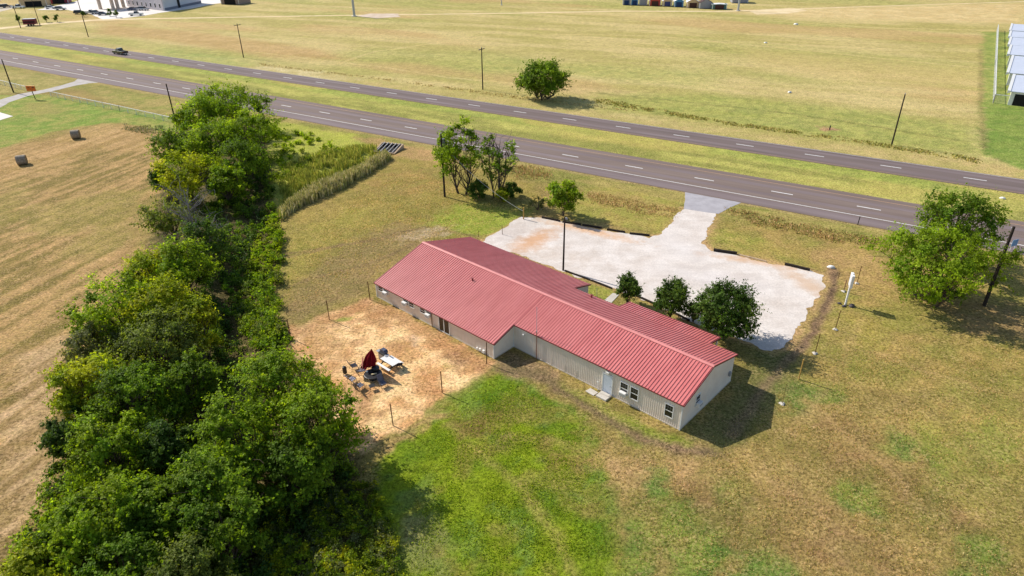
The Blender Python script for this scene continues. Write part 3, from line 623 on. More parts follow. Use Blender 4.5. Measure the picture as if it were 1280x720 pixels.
for c, left in ((-35.85, 0), (-31.47, 1), (-28.7, 0)):
    window(c - .92, c - .04, 1.02, 1.70, VW, ac=c - .5 if left else None, bars=False); window(c + .04, c + .92, 1.02, 1.70, VW, ac=None if left else c + .5, bars=False)
d = MB(); d.bb(-7.86, -6.92, -.075, 0, .12, 2.06); D = d.build('door', M_DOOR, BLD)
d = MB(); d.bb(-7.95, -7.862, -.09, 0, .10, 2.15); d.bb(-6.918, -6.83, -.09, 0, .10, 2.15); d.bb(-7.862, -6.918, -.09, 0, 2.062, 2.15); d.build('door_frame', M_WHITE, D)
MB().tube([(-7.05, -.075, 1.02), (-7.05, -.14, 1.02)], .035, 8).build('handle', M_GREY, D)
d = MB()
for a, b in ((-26.68, -26.60), (-25.92, -25.82), (-25.10, -25.02)): d.bb(a, b, VW - .09, VW, .03, 1.80)
d.bb(-26.60, -25.10, VW - .085, VW, .03, .11); d.bb(-26.60, -25.10, VW - .085, VW, 1.715, 1.795)
P = d.build('patio_door', M_WHITE, BLD); MB().bb(-26.60, -25.92, VW - .05, VW, .11, 1.715).bb(-25.82, -25.10, VW - .055, VW, .11, 1.715).build('pane', M_GLASS, P)
MB().box((-7.40, -.12, 2.38), (.34, .22, .16)).build('lamp', M_WHITE, BLD, bevel=.02)
MB().tube([(-8.3, -.12, 0), (-8.3, -.12, .95), (-8.3, -.30, 1.05)], .05, 8).build('pipe', M_WHITE, BLD)
MB().tube([(-27.77, VW - .08, 0), (-27.77, VW - .08, 1.72)], .05, 8).build('downspout', mat('rusty_pipe', (.34, .24, .18), .7), BLD)
MB().tube([(-2.3, 9.26, 0), (-2.3, 9.26, 2.75)], .05, 8).build('downspout', M_WHITE, BLD)
for u, z, s in ((-20.1, .32, .26), (-20.6, .35, .18), (-21.0, .3, .16)): MB().box((u, VW - .12, z), (s, .2, s * 1.2)).build('utility_box', M_WHITE, BLD, bevel=.01)
MB().box((.12, 8.42, 1.25), (.18, .26, .42)).build('meter_box', M_GREY, BLD, bevel=.01)
MB().box((-17.4, -.1, 2.05), (.16, .16, .16)).build('lamp', M_WHITE, BLD, bevel=.02)
for u, z in ((-13.9, 1.1), (-16.0, .95), (-12.3, 1.0), (-10.9, .9)): MB().bb(u - .02, u + .02, -.05, -.03, .1, z).build('flashing_patch', mat('pale_patch', lin(232, 224, 210), .6), BLD)
st = thing('concrete_step', 'square pale concrete step below the pale door', 'step', (*bxy(-7.35, -.62), 0), BA)
MB().bb(-.55, .55, -.42, .46, -.05, .17).build('tread', M_CONC, st, bevel=.02); MB().bb(-.45, .45, .1, .46, .171, .2).build('threshold', M_CONC, st)
pv = bxy(-8.55, -.75); o = MB().prism([(-.5, -.3), (.45, -.35), (.5, .3), (-.4, .34)], 0, .05).build('paving_slab', M_CONC); o.location = (*pv, 0.01); o.rotation_euler.z = BA
tag(o, 'worn flat paving slab beside the step of the pale door', 'slab')
# mast against the wall
mx_, my_ = G2(670.5, 449); mt = thing('antenna_mast', 'thin rusty mast rising past the eave beside the inner wall corner', 'mast', (mx_, my_, 0))
MB().tube([(0, 0, 0), (0, 0, 3.2)], .04, 8).build('lower_pole', mat('rust', (.30, .15, .09), .8), mt); MB().tube([(0, 0, 3.2), (0, 0, 5.9)], .022, 6).build('upper_pole', M_GREY, mt)
MB().box((0, 0, 3.2), (.12, .12, .14)).build('clamp', M_GREY, mt)

# ------------------------------------------------------------------ posts and poles
M_WOODD = mat('dark_pole_wood', (.055, .042, .035), .9, .1, var=.25, scale=4)
M_WOODP = mat('weathered_post', lin(186, 150, 84), .9, .1, var=.15, scale=6)
M_WOODB = mat('brown_post', lin(104, 72, 48), .9, .1, var=.2, scale=6)
def height_at(bx, by, tx, ty):
    g = G(bx, by); best = (9e9, 2)
    for k in range(10, 260):
        q = g + Vector((0, 0, k * .1)) - CAM; x = 640 + F_PX * q.dot(RI) / q.dot(_fw); y = 360 - F_PX * q.dot(UP) / q.dot(_fw)
        dd = (x - tx) ** 2 + (y - ty) ** 2
        if dd < best[0]: best = (dd, k * .1)
    return best[1]
def pole(b, h, label, kind='plain', r=.15, lean=(0, 0), mat_=None):
    x, y = G2(*b); t = thing('utility_pole', label, 'pole', (x, y, 0), RA, 'utility poles along the highway and the lot')
    MB().tube([(0, 0, -.2), (lean[0] * .5, lean[1] * .5, h * .5), (lean[0], lean[1], h)], [r, r * .88, r * .72], 10).build('shaft', mat_ or M_WOODD, t)
    if kind == 'cross':
        MB().box((0, 0, h - .35), (.12, 2.4, .14)).build('crossarm', M_WOODD, t)
        for k in (-1.05, 0, 1.05): MB().lathe([(.05, 0), (.09, .08), (.06, .2), (.03, .24)], 8, (0, k, h - .28)).build('insulator', M_GREY, t)
    if kind in ('cross', 'plain', 'can'):
        MB().lathe([(.05, 0), (.09, .08), (.06, .2), (.03, .24)], 8, (lean[0], lean[1], h)).build('insulator', M_GREY, t)
    if kind in ('can', 'light'):
        MB().lathe([(.02, 0), (.26, .03), (.26, .8), (.1, .86)] if kind == 'can' else [(.02, 0), (.13, .05), (.16, .22), (.05, .3)], 10, (lean[0], lean[1] + .42, h - 1.6 if kind == 'can' else h - .5)).build('transformer' if kind == 'can' else 'lamp', M_GREY, t)
        MB().tube([(lean[0], lean[1], h - .6 if kind == 'can' else h - .2), (lean[0], lean[1] + .4, h - .8 if kind == 'can' else h - .25)], .03, 6).build('bracket', M_GREY, t)
    return t
pole((1230, 382), 9.4, 'dark wooden pole standing against the big spreading tree by the highway', 'light', .19)
pole((1114.5, 181), 9.2, 'lone dark pole in the verge beyond the highway, out in the open to the right', 'plain', .14)
pole((556, 246), 9.8, 'dark wooden pole holding a cable beside the twin trees on the mown yard', 'can', .16)
pole((222, 162), 9.2, 'dark bare pole rising from the lawn beside the top of the tree belt', 'none', .15)
pole((304.5, 72), 9.8, 'pole with a crossarm in the far field between the pickup and the round bush', 'cross', .15)
pole((603.5, 112), 9.9, 'pole with a short crossarm in the far verge beside the round bush', 'cross', .15)
pole((17, 115.5), 8.0, 'dark pole beside the orange sign and the curving drive', 'none', .16)
pole((110.5, 46), 13.5, 'tall slim pole on the far verge behind the parked cars', 'plain', .15)
pole((26, 35), 8.5, 'dark pole at the edge of the sandy track beside the maroon trailer', 'plain', .15)
pole((50, 31.5), 9.5, 'slim pole across the sandy track behind the maroon trailer', 'plain', .13)
pole((704, 338), 7.0, 'short wooden lamp pole at the edge of the gravel lot behind the red roof', 'light', .12)
def steel(b, h, r, label):
    x, y = G2(*b); t = thing('steel_pole', label, 'pole', (x, y, 0), 0, 'steel poles in the far field')
    MB().tube([(0, 0, .1), (0, 0, h)], [r, r * .75], 12).build('shaft', mat('galvanised', (.42, .45, .48), .45, .5, metal=.4), t); MB().lathe([(r * 2.2, 0), (r * 2.2, .25), (r * 1.3, .3)], 12).build('footing', M_CONC, t)
steel((443, 20.5), 16, .55, 'thick grey steel pole beside the pale gravel pad in the far field')
steel((922.5, 13.6), 14, .45, 'grey steel pole beside the row of coloured sheds')
steel((627, 6.5), 11, .25, 'thin dark grey pole standing alone near the top of the far field')
# overhead service cable
a, b = Vector((*G2(556, 246), 8.4)), Vector((*G2(654.5, 274), 1.2)); pts = []
for k in range(25): t = k / 24; p = a.lerp(b, t); p.z -= 4 * .9 * t * (1 - t); pts.append(p)
tag(MB().tube(pts, .022, 5).build('overhead_cable', mat('cable_grey', (.55, .55, .52), .6)), 'pale sagging service cable between the yard pole and a pale wooden post', 'cable')
def fpost(b, t, label, r=.045, m=None, foot=False, grp='posts around the straw yard', name='fence_post'):
    x, y = G2(*b); h = height_at(*b, *t) if not isinstance(t, (int, float)) else t
    T = thing(name, label, 'post', (x, y, Hs(x, y)), rnd.uniform(0, 6), grp)
    lx, ly = rnd.uniform(-.05, .05), rnd.uniform(-.05, .05)
    MB().tube([(0, 0, -.1), (lx, ly, h)], r, 8).build('shaft', m or M_WOODB, T)
    if foot: MB().lathe([(.24, -.03), (.26, .05), (.14, .14), (.03, .15)], 9, sq=lambda a, z: 1 + .25 * math.sin(a * 3 + h)).build('concrete_footing', M_CONC, T)
    else: MB().lathe([(r * 1.15, h - .02), (r * 1.2, h + .03), (r * .3, h + .05)], 8, (lx, ly, 0)).build('cap', m or M_WOODB, T)
fpost((462.5, 374.5), 2.3, 'brown post nearest the far corner of the wing wall')
fpost((411.75, 399.5), 2.3, 'brown post beside the green tuft on the edge of the straw yard')
fpost((363.5, 423), 2.3, 'brown post nearest the creek bushes at the far corner of the straw yard')
fpost((608.25, 454.5), 2.4, 'brown post by the outer corner of the wing')
fpost((552.75, 491), 2.3, 'brown post between straw and lawn, midway along that edge')
fpost((491.5, 532), 2.3, 'brown post on the lawn edge nearest the foreground trees')
g2 = 'posts beside the track right of the lot'
fpost((1044, 412), 2.3, 'thin post with a pale footing just below the white sign pole', .035, M_WOODB, True, g2)
fpost((1018.5, 442), 2.3, 'thin post with a pale footing, second below the white sign pole', .035, M_WOODB, True, g2)
fpost((998.5, 474), 2.2, 'yellowish wooden post at the tip of the round trees\' shadow', .06, M_WOODP, False, g2)
fpost((977.5, 505), 2.2, 'thin olive post with a pale footing nearest the gable wall', .03, mat('olive_post', lin(140, 126, 70), .9), True, g2)
fpost((1071, 354.5), 2.3, 'thin dark post just beyond the white sign pole', .035, M_WOODB, True, g2)
fpost((1054.5, 364.5), 1.5, 'short dark post hard against the white sign pole', .05, mat('rust', (.3, .15, .09)), True, g2)
fpost((1048, 348), .7, 'stubby post beside the end of the wheel track', .03, M_WOODB, False, g2)
g3 = 'posts behind the red roof'
fpost((654.5, 274), 1.75, 'pale wooden post at the far tip of the gravel lot', .09, M_WOODP, False, g3)
fpost((628, 293), 1.3, 'thin post on the grass edge of the gravel lot', .035, M_WOODB, False, g3)
fpost((598, 296), .9, 'low post showing just over the back eave of the roof', .035, M_WOODB, False, g3)
fpost((677, 262), 2.3, 'slim pale grey post beside the small round tree', .03, M_GREY, False, g3)
fpost((746, 371), 1.0, 'low grey post on the green strip behind the roof', .03, M_GREY, False, g3)
fpost((1072, 281), 1.2, 'black marker post on the highway verge', .06, M_BLACK, False, 'small verge posts')
fpost((1037, 162), .8, 'low dark post on a patch of bare earth beyond the highway', .12, M_BLACK, False, 'small verge posts')

# timbers edging the lot
M_TIE = mat('tar_timber', (.045, .036, .03), .9, .1, var=.3, scale=5, bump=.4); M_TIEP = mat('bleached_timber', lin(200, 176, 146), .9, .1, var=.15, scale=5)
def timber(p, q, label, m=None, w=.24, h=.22):
    a, b = G(*p), G(*q); L = (b - a).length; mb = MB(); n = max(2, int(L / .7)); pr = []
    top = [rnd.uniform(-.02, .02) for _ in range(n + 1)]
    for i in range(n + 1):
        x = -L / 2 + L * i / n; j = rnd.uniform(-.015, .015); hh = h + top[i]; pr += [(x, -w / 2 + j, -.05), (x, w / 2 + j, -.05), (x, w / 2 - .03 + j, hh), (x, -w / 2 + .03 + j, hh)]
    fs = [(3, 2, 1, 0), (4 * n, 4 * n + 1, 4 * n + 2, 4 * n + 3)]
    for i in range(n):
        for k in range(4): fs.append((4 * i + k, 4 * i + (k + 1) % 4, 4 * i + 4 + (k + 1) % 4, 4 * i + 4 + k))
    mb.add(pr, fs); o = mb.build('landscape_timber', m or M_TIE); c = (a + b) / 2; o.location = (c.x, c.y, 0.02); o.rotation_euler.z = math.atan2(b.y - a.y, b.x - a.x)
    return tag(o, label, 'timber', 'timbers edging the gravel lot')
tops = ['first timber from the far tip of the lot', 'timber beside the trunk of the small round tree', 'timber in the shade of the small round tree', 'timber just past the small tree\'s shadow', 'timber nearest the lot entrance on the tree side']
for (p, q), l in zip((((677.5, 272.5), (700, 277)), ((703, 278), (726, 281.5)), ((728, 281.8), (752.5, 285.5)), ((758.7, 287.5), (781, 291)), ((787, 292.5), (812, 295))), tops): timber(p, q, l)
timber((892, 313.8), (921, 318), 'heavy dark timber at the far mouth of the lot entrance', None, .34, .32)
timber((923, 318.5), (958, 327.5), 'half buried bleached timber beyond the heavy dark one', M_TIEP, .2, .12)
timber((981, 331), (1012, 338.5), 'dark timber at the corner of the lot nearest the white sign', None, .3, .28)
timber((706, 339), (738, 350.5), 'timber running from the lamp pole along the green strip', None, .22, .16); timber((739, 351), (765, 361), 'timber ending at the front walk', None, .22, .16)
timber((796, 370.5), (817, 380), 'timber between the slim round tree and the middle one', None, .22, .16); timber((842, 391.5), (862, 401.5), 'timber between the middle round tree and the largest one', None, .22, .16)

# ------------------------------------------------------------------ trees
def leaf_mesh(rng, centers, rad, col, ntw, nleaf, size, spread=.2, droop=.1, up=.35, flat=1.0):
    """clumps of folded leaf faces round twigs; centers (n,3), rad (n,), col (n,3)"""
    n = len(centers); k = n * ntw
    d = rng.normal(size=(k, 3)); d /= np.linalg.norm(d, axis=1)[:, None]
    mid = centers.mean(0); out = centers - mid; out /= (np.linalg.norm(out, axis=1)[:, None] + 1e-6)
    ci = np.repeat(np.arange(n), ntw)
    d = d + out[ci] * .45 + np.array([0, 0, .45]); d /= np.linalg.norm(d, axis=1)[:, None]
    ln = rad[ci] * (.55 + .8 * rng.rand(k) ** 1.4)                       # one shoot per twig, leaves along it
    m = k * nleaf; ti = np.repeat(np.arange(k), nleaf)
    t = .30 + .70 * rng.rand(m) ** .8
    bend = rng.normal(size=(k, 3)) * .18
    c = centers[ci][ti] + (d[ti] + bend[ti] * t[:, None]) * (ln[ti] * t)[:, None] * np.array([1, 1, .85 * flat]) + rng.normal(size=(m, 3)) * (spread * .75 * (1.15 - .6 * t))[:, None]
    nn = d[ti] * .45 + out[ci][ti] * .35 + rng.normal(size=(m, 3)) * .42 + np.array([0, 0, up]); nn /= np.linalg.norm(nn, axis=1)[:, None]
    ax = rng.normal(size=(m, 3)) * .7 + d[ti] * .9 - np.array([0, 0, droop]); ax -= nn * (ax * nn).sum(1)[:, None]; ax /= np.linalg.norm(ax, axis=1)[:, None] + 1e-9
    bx = np.cross(nn, ax); L = size * (.6 + .8 * rng.rand(m)); Wd = L * (.32 + .15 * rng.rand(m)); fo = L * .12
    p0 = c - ax * L[:, None] * .5; p2 = c + ax * L[:, None] * .5; p1 = c + bx * Wd[:, None] + nn * fo[:, None]; p3 = c - bx * Wd[:, None] + nn * fo[:, None]
    v = np.stack([p0, p1, p2, p3], 1).reshape(-1, 3); f = np.arange(len(v)).reshape(-1, 4)
    cc = col[ci][ti] * (.66 + .68 * rng.rand(m))[:, None] * (.7 + .6 * rng.rand(k))[ti][:, None]
    return v, f, np.repeat(np.clip(cc, 0, 1), 4, 0)
def limb_pts(rng, a, b, n=5, wob=.12):
    a = np.array(a); b = np.array(b); L = np.linalg.norm(b - a); out = []
    for i in range(n + 1):
        t = i / n; p = a * (1 - t) + b * t + rng.normal(size=3) * wob * L * t * (1 - t) * .8; p[2] += L * .12 * t * (1 - t); out.append(tuple(p))
    return out
GREENS = dict(bright=((.140, .228, .014), (.275, .36, .022)), mid=((.095, .172, .015), (.195, .28, .022)), dark=((.060, .115, .020), (.118, .18, .030)),
              yellow=((.22, .29, .016), (.39, .40, .022)), olive=((.11, .15, .030), (.18, .215, .044)), grey=((.14, .16, .06), (.20, .21, .085)))
def tree(name, label, xy, Ht, Rc, tone='mid', seed=1, nc=28, ntw=26, nl=11, size=.24, base=.25, asp=1.0, group=None, trunks=1, holes=0.0, clump=.36, cat='tree', rs=1.0, twigr=.02):
    rng = np.random.RandomState(seed); z0 = Hs(*xy)
    T = thing(name, label, cat, (xy[0], xy[1], z0), 0, group)
    zc = Ht * (base + (1 - base) * .5); rz = Ht * (1 - base) * .5
    cs = []; tries = 0
    while len(cs) < nc and tries < 4000:
        tries += 1
        d = rng.normal(size=3); d /= np.linalg.norm(d)
        if d[2] < -.75: continue
        r = .34 + .46 * rng.rand() ** .6; lob = 1 + .16 * math.sin(math.atan2(d[1], d[0]) * 3 + seed) + .1 * math.sin(math.atan2(d[1], d[0]) * 5 + seed * 2)
        p = np.array([d[0] * Rc * r * asp * lob, d[1] * Rc * r * lob, zc + d[2] * rz * r])
        if any(np.linalg.norm((p - q) * np.array([1, 1, 1.1])) < Rc * clump * .62 for q in cs): continue
        cs.append(p)
    cs = np.array(cs); n = len(cs); rad = Rc * clump * (.55 + .75 * rng.rand(n))
    g0, g1 = np.array(GREENS[tone][0]), np.array(GREENS[tone][1]); t = rng.rand(n)[:, None]
    col = (g0 * (1 - t) + g1 * t) * (.8 + .4 * rng.rand(n))[:, None]
    keep = rng.rand(n) >= holes
    v, f, c = leaf_mesh(rng, cs[keep], rad[keep], col[keep], ntw, nl, size, spread=size * .8)
    np_mesh('crown', v, f, M_LEAF, T, c)
    mb = MB(); r0 = max(.09, Ht * .022) * rs
    for k in range(trunks):
        a = (0, 0, -.3) if trunks == 1 else (math.cos(k * 2.4) * Rc * .16, math.sin(k * 2.4) * Rc * .16, -.3)
        fork = (a[0] * 2 + rng.normal() * .08 * Rc, a[1] * 2 + rng.normal() * .08 * Rc, Ht * (base + .12)); tip = (fork[0] * 1.2, fork[1] * 1.2, Ht * .82)
        P = limb_pts(rng, a, fork, 4, .05) + limb_pts(rng, fork, tip, 4, .08)[1:]
        mb.tube(P, [r0 * (1.25 - 1.1 * i / (len(P) - 1)) for i in range(len(P))], 8)
        for i, q in enumerate(cs[k::trunks]):
            s = P[1 + int(rng.rand() * 4)]
            if q[2] < s[2]: s = P[2]
            lp = limb_pts(rng, s, q, 5, .12); mb.tube(lp, [r0 * .42 * (1 - .8 * j / 5) for j in range(6)], 5, False)
            for _ in range(3):
                e = q + rng.normal(size=3) * rad[i % n] * .55; lq = limb_pts(rng, lp[4], e, 3, .15); mb.tube(lq, [twigr * 1.3, twigr, twigr * .8, twigr * .4], 4, False)
    mb.build('trunk', M_BARK, T, smooth=True)
    return T
BG = 'trees of the creek belt'
def belt(px, py, z, rpx, H_, tone, label, seed, **kw):
    p = G(px, py, z); r = rpx / (F_PX / (p - CAM).length)
    kw.setdefault('size', .13 + .0011 * (p - CAM).length); kw.setdefault('ntw', 32); kw.setdefault('nl', 13); r *= 1.1
    return tree('tree', label, (p.x, p.y), H_, r, tone, seed, group=BG, **kw)
belt(285, 128, 6, 36, 9.5, 'bright', 'bright tree at the far end of the belt, nearest the highway', 101, nc=30, base=.12)
belt(248, 142, 5.5, 27, 9, 'bright', 'green tree at the far end of the belt beside the bare lawn pole', 102, base=.12)
belt(312, 158, 5.5, 34, 8.5, 'bright', 'broad tree on the weedy side of the belt\'s far end', 103, base=.12, nc=30)
belt(262, 172, 6, 34, 9, 'bright', 'bright rounded crown in the middle of the belt\'s far clump', 104, base=.12, nc=30)
belt(225, 185, 4, 26, 7, 'mid', 'green crown on the hay side of the far clump', 105, base=.1)
belt(300, 200, 4.5, 30, 7.5, 'mid', 'green crown shaded behind the far clump, above the creek', 106, base=.1)
belt(232, 214, 5, 34, 8, 'yellow', 'yellow green crown just beyond the bare grey tree', 107, base=.1)
belt(283, 226, 4, 20, 6.5, 'bright', 'small bright crown overhanging the dark creek gap', 108, base=.1)
belt(207, 222, 3, 15, 5, 'dark', 'small dark bush at the hay edge beside the yellow green crown', 109, base=.05)
belt(212, 268, 4.5, 32, 7, 'olive', 'thin olive tree with gaps at the hay edge, beside the bare grey tree', 110, nc=28, ntw=18, nl=9, base=.15, holes=.06)
belt(250, 298, 4, 30, 6.2, 'dark', 'dark low crown under the bare grey tree', 111, base=.05, ntw=24, nl=10)
belt(228, 328, 4.5, 36, 7.2, 'bright', 'bright compact crown just below the bare grey tree', 112, base=.08)
belt(186, 342, 4, 30, 6.4, 'yellow', 'yellow green crown on the hay edge below the olive tree', 113, base=.08)
belt(150, 390, 5, 50, 8.5, 'bright', 'wide bright crown where the belt starts to widen over the hay', 114, nc=36, base=.15)
belt(205, 385, 5, 40, 8.5, 'yellow', 'yellow topped crown beside the wide bright one', 115, nc=30, base=.15)
belt(243, 398, 5, 28, 8, 'yellow', 'yellow green crown leaning over the shaded creek', 116, base=.15)
belt(195, 430, 5.5, 46, 8.5, 'olive', 'dull olive crown in the middle of the wide part of the belt', 117, nc=34, base=.15)
belt(112, 440, 3.5, 30, 6.5, 'grey', 'greyish feathery crown at the hay edge', 118, ntw=18, nl=9, base=.15)
belt(110, 480, 4.5, 36, 7.5, 'yellow', 'yellow green crown bulging over the hay field', 119, nc=30, base=.1)
belt(235, 470, 5, 32, 8, 'mid', 'green crown beside the dark hollow in the belt', 120, base=.12)
belt(165, 495, 5, 44, 8, 'mid', 'green crown amid the belt above the dark hedge edge', 121, nc=32, base=.12)
belt(93, 545, 2.5, 26, 5, 'dark', 'dark hedge like bush along the hay edge', 122, base=.0, ntw=30)
belt(135, 560, 4.5, 42, 7.5, 'bright', 'bright crown beside the dark hedge like bush', 123, nc=32, base=.1)
belt(205, 545, 4.5, 32, 7, 'dark', 'dark crown in the hollow of the near belt', 124, base=.1)
belt(350, 485, 5, 52, 8.5, 'bright', 'large bright crown beside the straw yard', 125, nc=40, base=.15, ntw=30)
belt(398, 525, 5, 46, 8, 'bright', 'bright crown reaching out to the straw yard\'s near corner', 126, nc=36, base=.15, ntw=30)
belt(300, 540, 5, 50, 8, 'bright', 'bright crown in the middle of the near belt', 127, nc=38, base=.12, ntw=28)
belt(372, 582, 3.5, 40, 5.8, 'mid', 'green crown shading the edge of the near lawn', 128, nc=32, base=.1)
belt(265, 590, 5, 46, 8, 'mid', 'green crown with pale leaf tips in the near belt', 129, nc=34, base=.1)
belt(92, 668, 3.5, 38, 6.2, 'bright', 'bright low crown at the near hay corner', 130, nc=34, base=.05)
belt(135, 640, 4, 44, 7, 'bright', 'bright crown behind the near hay corner', 131, nc=34, base=.08)
belt(195, 630, 4, 42, 7, 'mid', 'green crown near the bottom of the belt, left of the hollow', 132, nc=32, base=.08)
belt(276, 655, 4, 42, 6.6, 'mid', 'green crown near the bottom of the belt, right of the hollow', 133, nc=32, base=.08)
belt(48, 722, 2.5, 36, 4.8, 'yellow', 'yellow green crown cut by the bottom corner of the photo', 134, nc=30, base=.05)
belt(150, 705, 3.5, 44, 6, 'mid', 'green crown cut by the photo\'s bottom edge', 135, nc=30, base=.05)
belt(240, 715, 3.5, 44, 6, 'olive', 'olive green crown cut by the photo\'s bottom edge', 136, nc=30, base=.05)
# bare grey tree
def bare_tree(label, xy, Ht, spread, seed, m=M_DEADWOOD, n=26, group=None):
    rng = np.random.RandomState(seed); T = thing('bare_tree', label, 'tree', (xy[0], xy[1], Hs(*xy)), 0, group); mb = MB()
    P = limb_pts(rng, (0, 0, -.3), (0, 0, Ht * .8), 6, .06); mb.tube(P, [.2 - .025 * i for i in range(7)], 8); mb.build('trunk', m, T, smooth=True); mb = MB()
    for k in range(n):
        s = P[2 + k % 5]; a = k * 2.4 + rng.rand(); e = (s[0] + math.cos(a) * spread * (.5 + .6 * rng.rand()), s[1] + math.sin(a) * spread * (.5 + .6 * rng.rand()), s[2] + Ht * (.1 + .25 * rng.rand()))
        lp = limb_pts(rng, s, e, 5, .18); mb.tube(lp, [.07, .055, .045, .035, .025, .012], 5, False)
        for j in range(7):
            b = lp[1 + j % 5]; q = np.array(b) + rng.normal(size=3) * spread * .24 + np.array([0, 0, .25]); mb.tube(limb_pts(rng, b, q, 3, .2), [.028, .022, .016, .008], 4, False)
    mb.build('branches', m, T); return T
p = G(240, 278, 4.5); bare_tree('bare grey dead tree in the middle of the belt', (p.x, p.y), 8.6, 3.4, 5, group=BG)
p = G(260, 290, 3); bare_tree('leaning bare snag over the creek beside the grey dead tree', (p.x, p.y), 4.6, 2.6, 9, n=14, group=BG)

# free standing trees
tree('round_bush', 'big round dark bush standing alone beyond the highway', G2(677, 124), 8.8, 5.9, 'mid', 201, nc=54, ntw=28, nl=11, size=.36, base=.0, asp=1.05, clump=.36, trunks=3, cat='bush')
tree('tree', 'tall leafy tree of the twin trees by the yard pole', G2(577, 243), 12.4, 4.0, 'bright', 202, nc=36, ntw=26, nl=10, size=.28, rs=.6, base=.14, trunks=2, asp=1.1, clump=.34, holes=.12)
tree('tree', 'sparse twiggy tree of the twin trees, dead branches showing', G2(621, 248), 10.2, 3.5, 'mid', 203, nc=26, ntw=12, nl=8, size=.28, rs=.55, base=.2, trunks=2, clump=.30, holes=.2, twigr=.045)
p = G2(621.5, 248.5); bare_tree('grey dead branches standing inside the sparse twin tree', (p[0] + .4, p[1] + .4), 9.4, 2.4, 15, mat('grey_bark', (.11, .095, .08), .9), n=13)
tree('bush', 'low dark bush at the foot of the twin trees', G2(598, 247), 2.6, 1.9, 'dark', 204, nc=16, ntw=18, size=.24, base=.0, cat='bush')
tree('bush', 'yellow green bush in the shade beside the twin trees', G2(628, 252), 2.4, 1.2, 'yellow', 205, nc=12, ntw=18, size=.22, base=.02, cat='bush')
tree('bush', 'dark bush behind the yellow green bush', G2(640, 246), 2.4, 1.6, 'dark', 206, nc=12, ntw=18, size=.24, base=.02, cat='bush')
tree('tree', 'small round green tree at the far edge of the gravel lot', G2(703, 270), 5.4, 2.7, 'bright', 207, nc=26, ntw=22, nl=10, size=.26, base=.14, clump=.34)
tree('bush', 'grey twiggy bush left of the small round tree', G2(672, 262), 2.0, 1.5, 'grey', 208, nc=8, ntw=10, nl=6, size=.2, base=.05, cat='bush')
tree('tree', 'big spreading green tree by the highway, beside a dark pole', G2(1176, 330, 4.5), 8.6, 6.9, 'bright', 209, nc=60, ntw=30, nl=13, size=.22, base=.04, trunks=3, asp=1.1, clump=.26)
tree('tree', 'upper crown of the spreading tree group by the dark pole', G2(1203, 268, 6.5), 9.6, 5.0, 'mid', 210, nc=40, ntw=30, nl=12, size=.22, base=.2, clump=.30)
g4 = 'round trees along the porch'
tree('round_tree', 'slim round dark tree by the front walk, smallest of the porch trees', G2(783, 381), 3.7, 1.35, 'dark', 211, nc=34, ntw=26, nl=12, size=.15, base=.16, clump=.42, group=g4)
tree('round_tree', 'middle sized round dark tree of the porch trees', G2(837, 398), 4.5, 1.9, 'dark', 212, nc=40, ntw=26, nl=12, size=.16, base=.10, clump=.42, group=g4)
tree('round_tree', 'largest dark tree of the porch trees, at the lot corner', G2(903, 424), 6.3, 3.2, 'dark', 213, nc=54, ntw=32, nl=12, size=.18, base=.06, clump=.38, group=g4, asp=1.1)
tree('bush', 'small scruffy bush between the middle and the largest porch trees', G2(866, 402), 2.6, 1.3, 'olive', 214, nc=12, ntw=16, size=.18, base=.05, cat='bush')

# undergrowth, reeds, weeds (nobody could count them)
def scatter(P, n, rng):
    P = np.array(P); lo, hi = P.min(0), P.max(0); out = []
    while sum(map(len, out)) < n:
        q = lo + rng.rand(n * 2, 2) * (hi - lo); out.append(q[dpoly(q[:, 0], q[:, 1], [tuple(a) for a in P]) < 0])
    return np.concatenate(out)[:n]
def undergrowth(name, P, n, hmax, tones, seed, size=.22, ntw=14, nl=8, rmin=.4, rmax=1.0):
    rng = np.random.RandomState(seed); q = scatter(P, n, rng); h = hmax * (.25 + .75 * fbm(q[:, 0], q[:, 1], 3, 3, seed))
    c = np.stack([q[:, 0], q[:, 1], H(q[:, 0], q[:, 1]) + h * .5], 1); rad = rmin + (rmax - rmin) * rng.rand(n)
    col = np.array([np.array(GREENS[tones[k % len(tones)]][k % 2]) for k in rng.randint(0, 99, n)]) * (.75 + .5 * rng.rand(n))[:, None]
    v, f, cc = leaf_mesh(rng, c, rad, col, ntw, nl, size, spread=size)
    return tag(np_mesh(name, v, f, M_LEAF, None, cc), kind='stuff')
undergrowth('undergrowth', poly((322, 300), (345, 262), (352, 300), (348, 380), (352, 430), (330, 445), (305, 430), (300, 380)), 170, 1.8, ('bright', 'mid', 'yellow', 'olive'), 31)
undergrowth('undergrowth', poly((255, 250), (320, 200), (342, 215), (340, 262), (318, 300), (300, 400), (270, 440), (250, 400), (262, 330)), 260, 1.6, ('dark', 'dark', 'mid'), 32)
undergrowth('undergrowth', poly((330, 165), (400, 170), (430, 190), (380, 215), (345, 235), (330, 215)), 70, .9, ('yellow', 'bright', 'yellow', 'olive'), 33, .26)
undergrowth('weeds', poly((335, 640), (400, 610), (470, 610), (490, 660), (500, 720), (510, 770), (320, 770)), 560, 1.2, ('yellow', 'olive', 'bright', 'yellow', 'grey'), 34, .13, 15, 9, .28, .65)
undergrowth('undergrowth', poly((60, 600), (200, 520), (420, 560), (440, 600), (400, 640), (300, 760), (10, 760)), 420, 1.4, ('dark', 'mid'), 35)
undergrowth('undergrowth', poly((110, 420), (200, 340), (260, 380), (300, 430), (280, 520), (110, 560), (85, 500)), 300, 1.4, ('dark', 'mid', 'olive'), 36)
undergrowth('weeds', poly((352, 405), (366, 425), (350, 445), (338, 432)), 30, .7, ('bright', 'mid'), 37, .15, 10, 8, .2, .4)
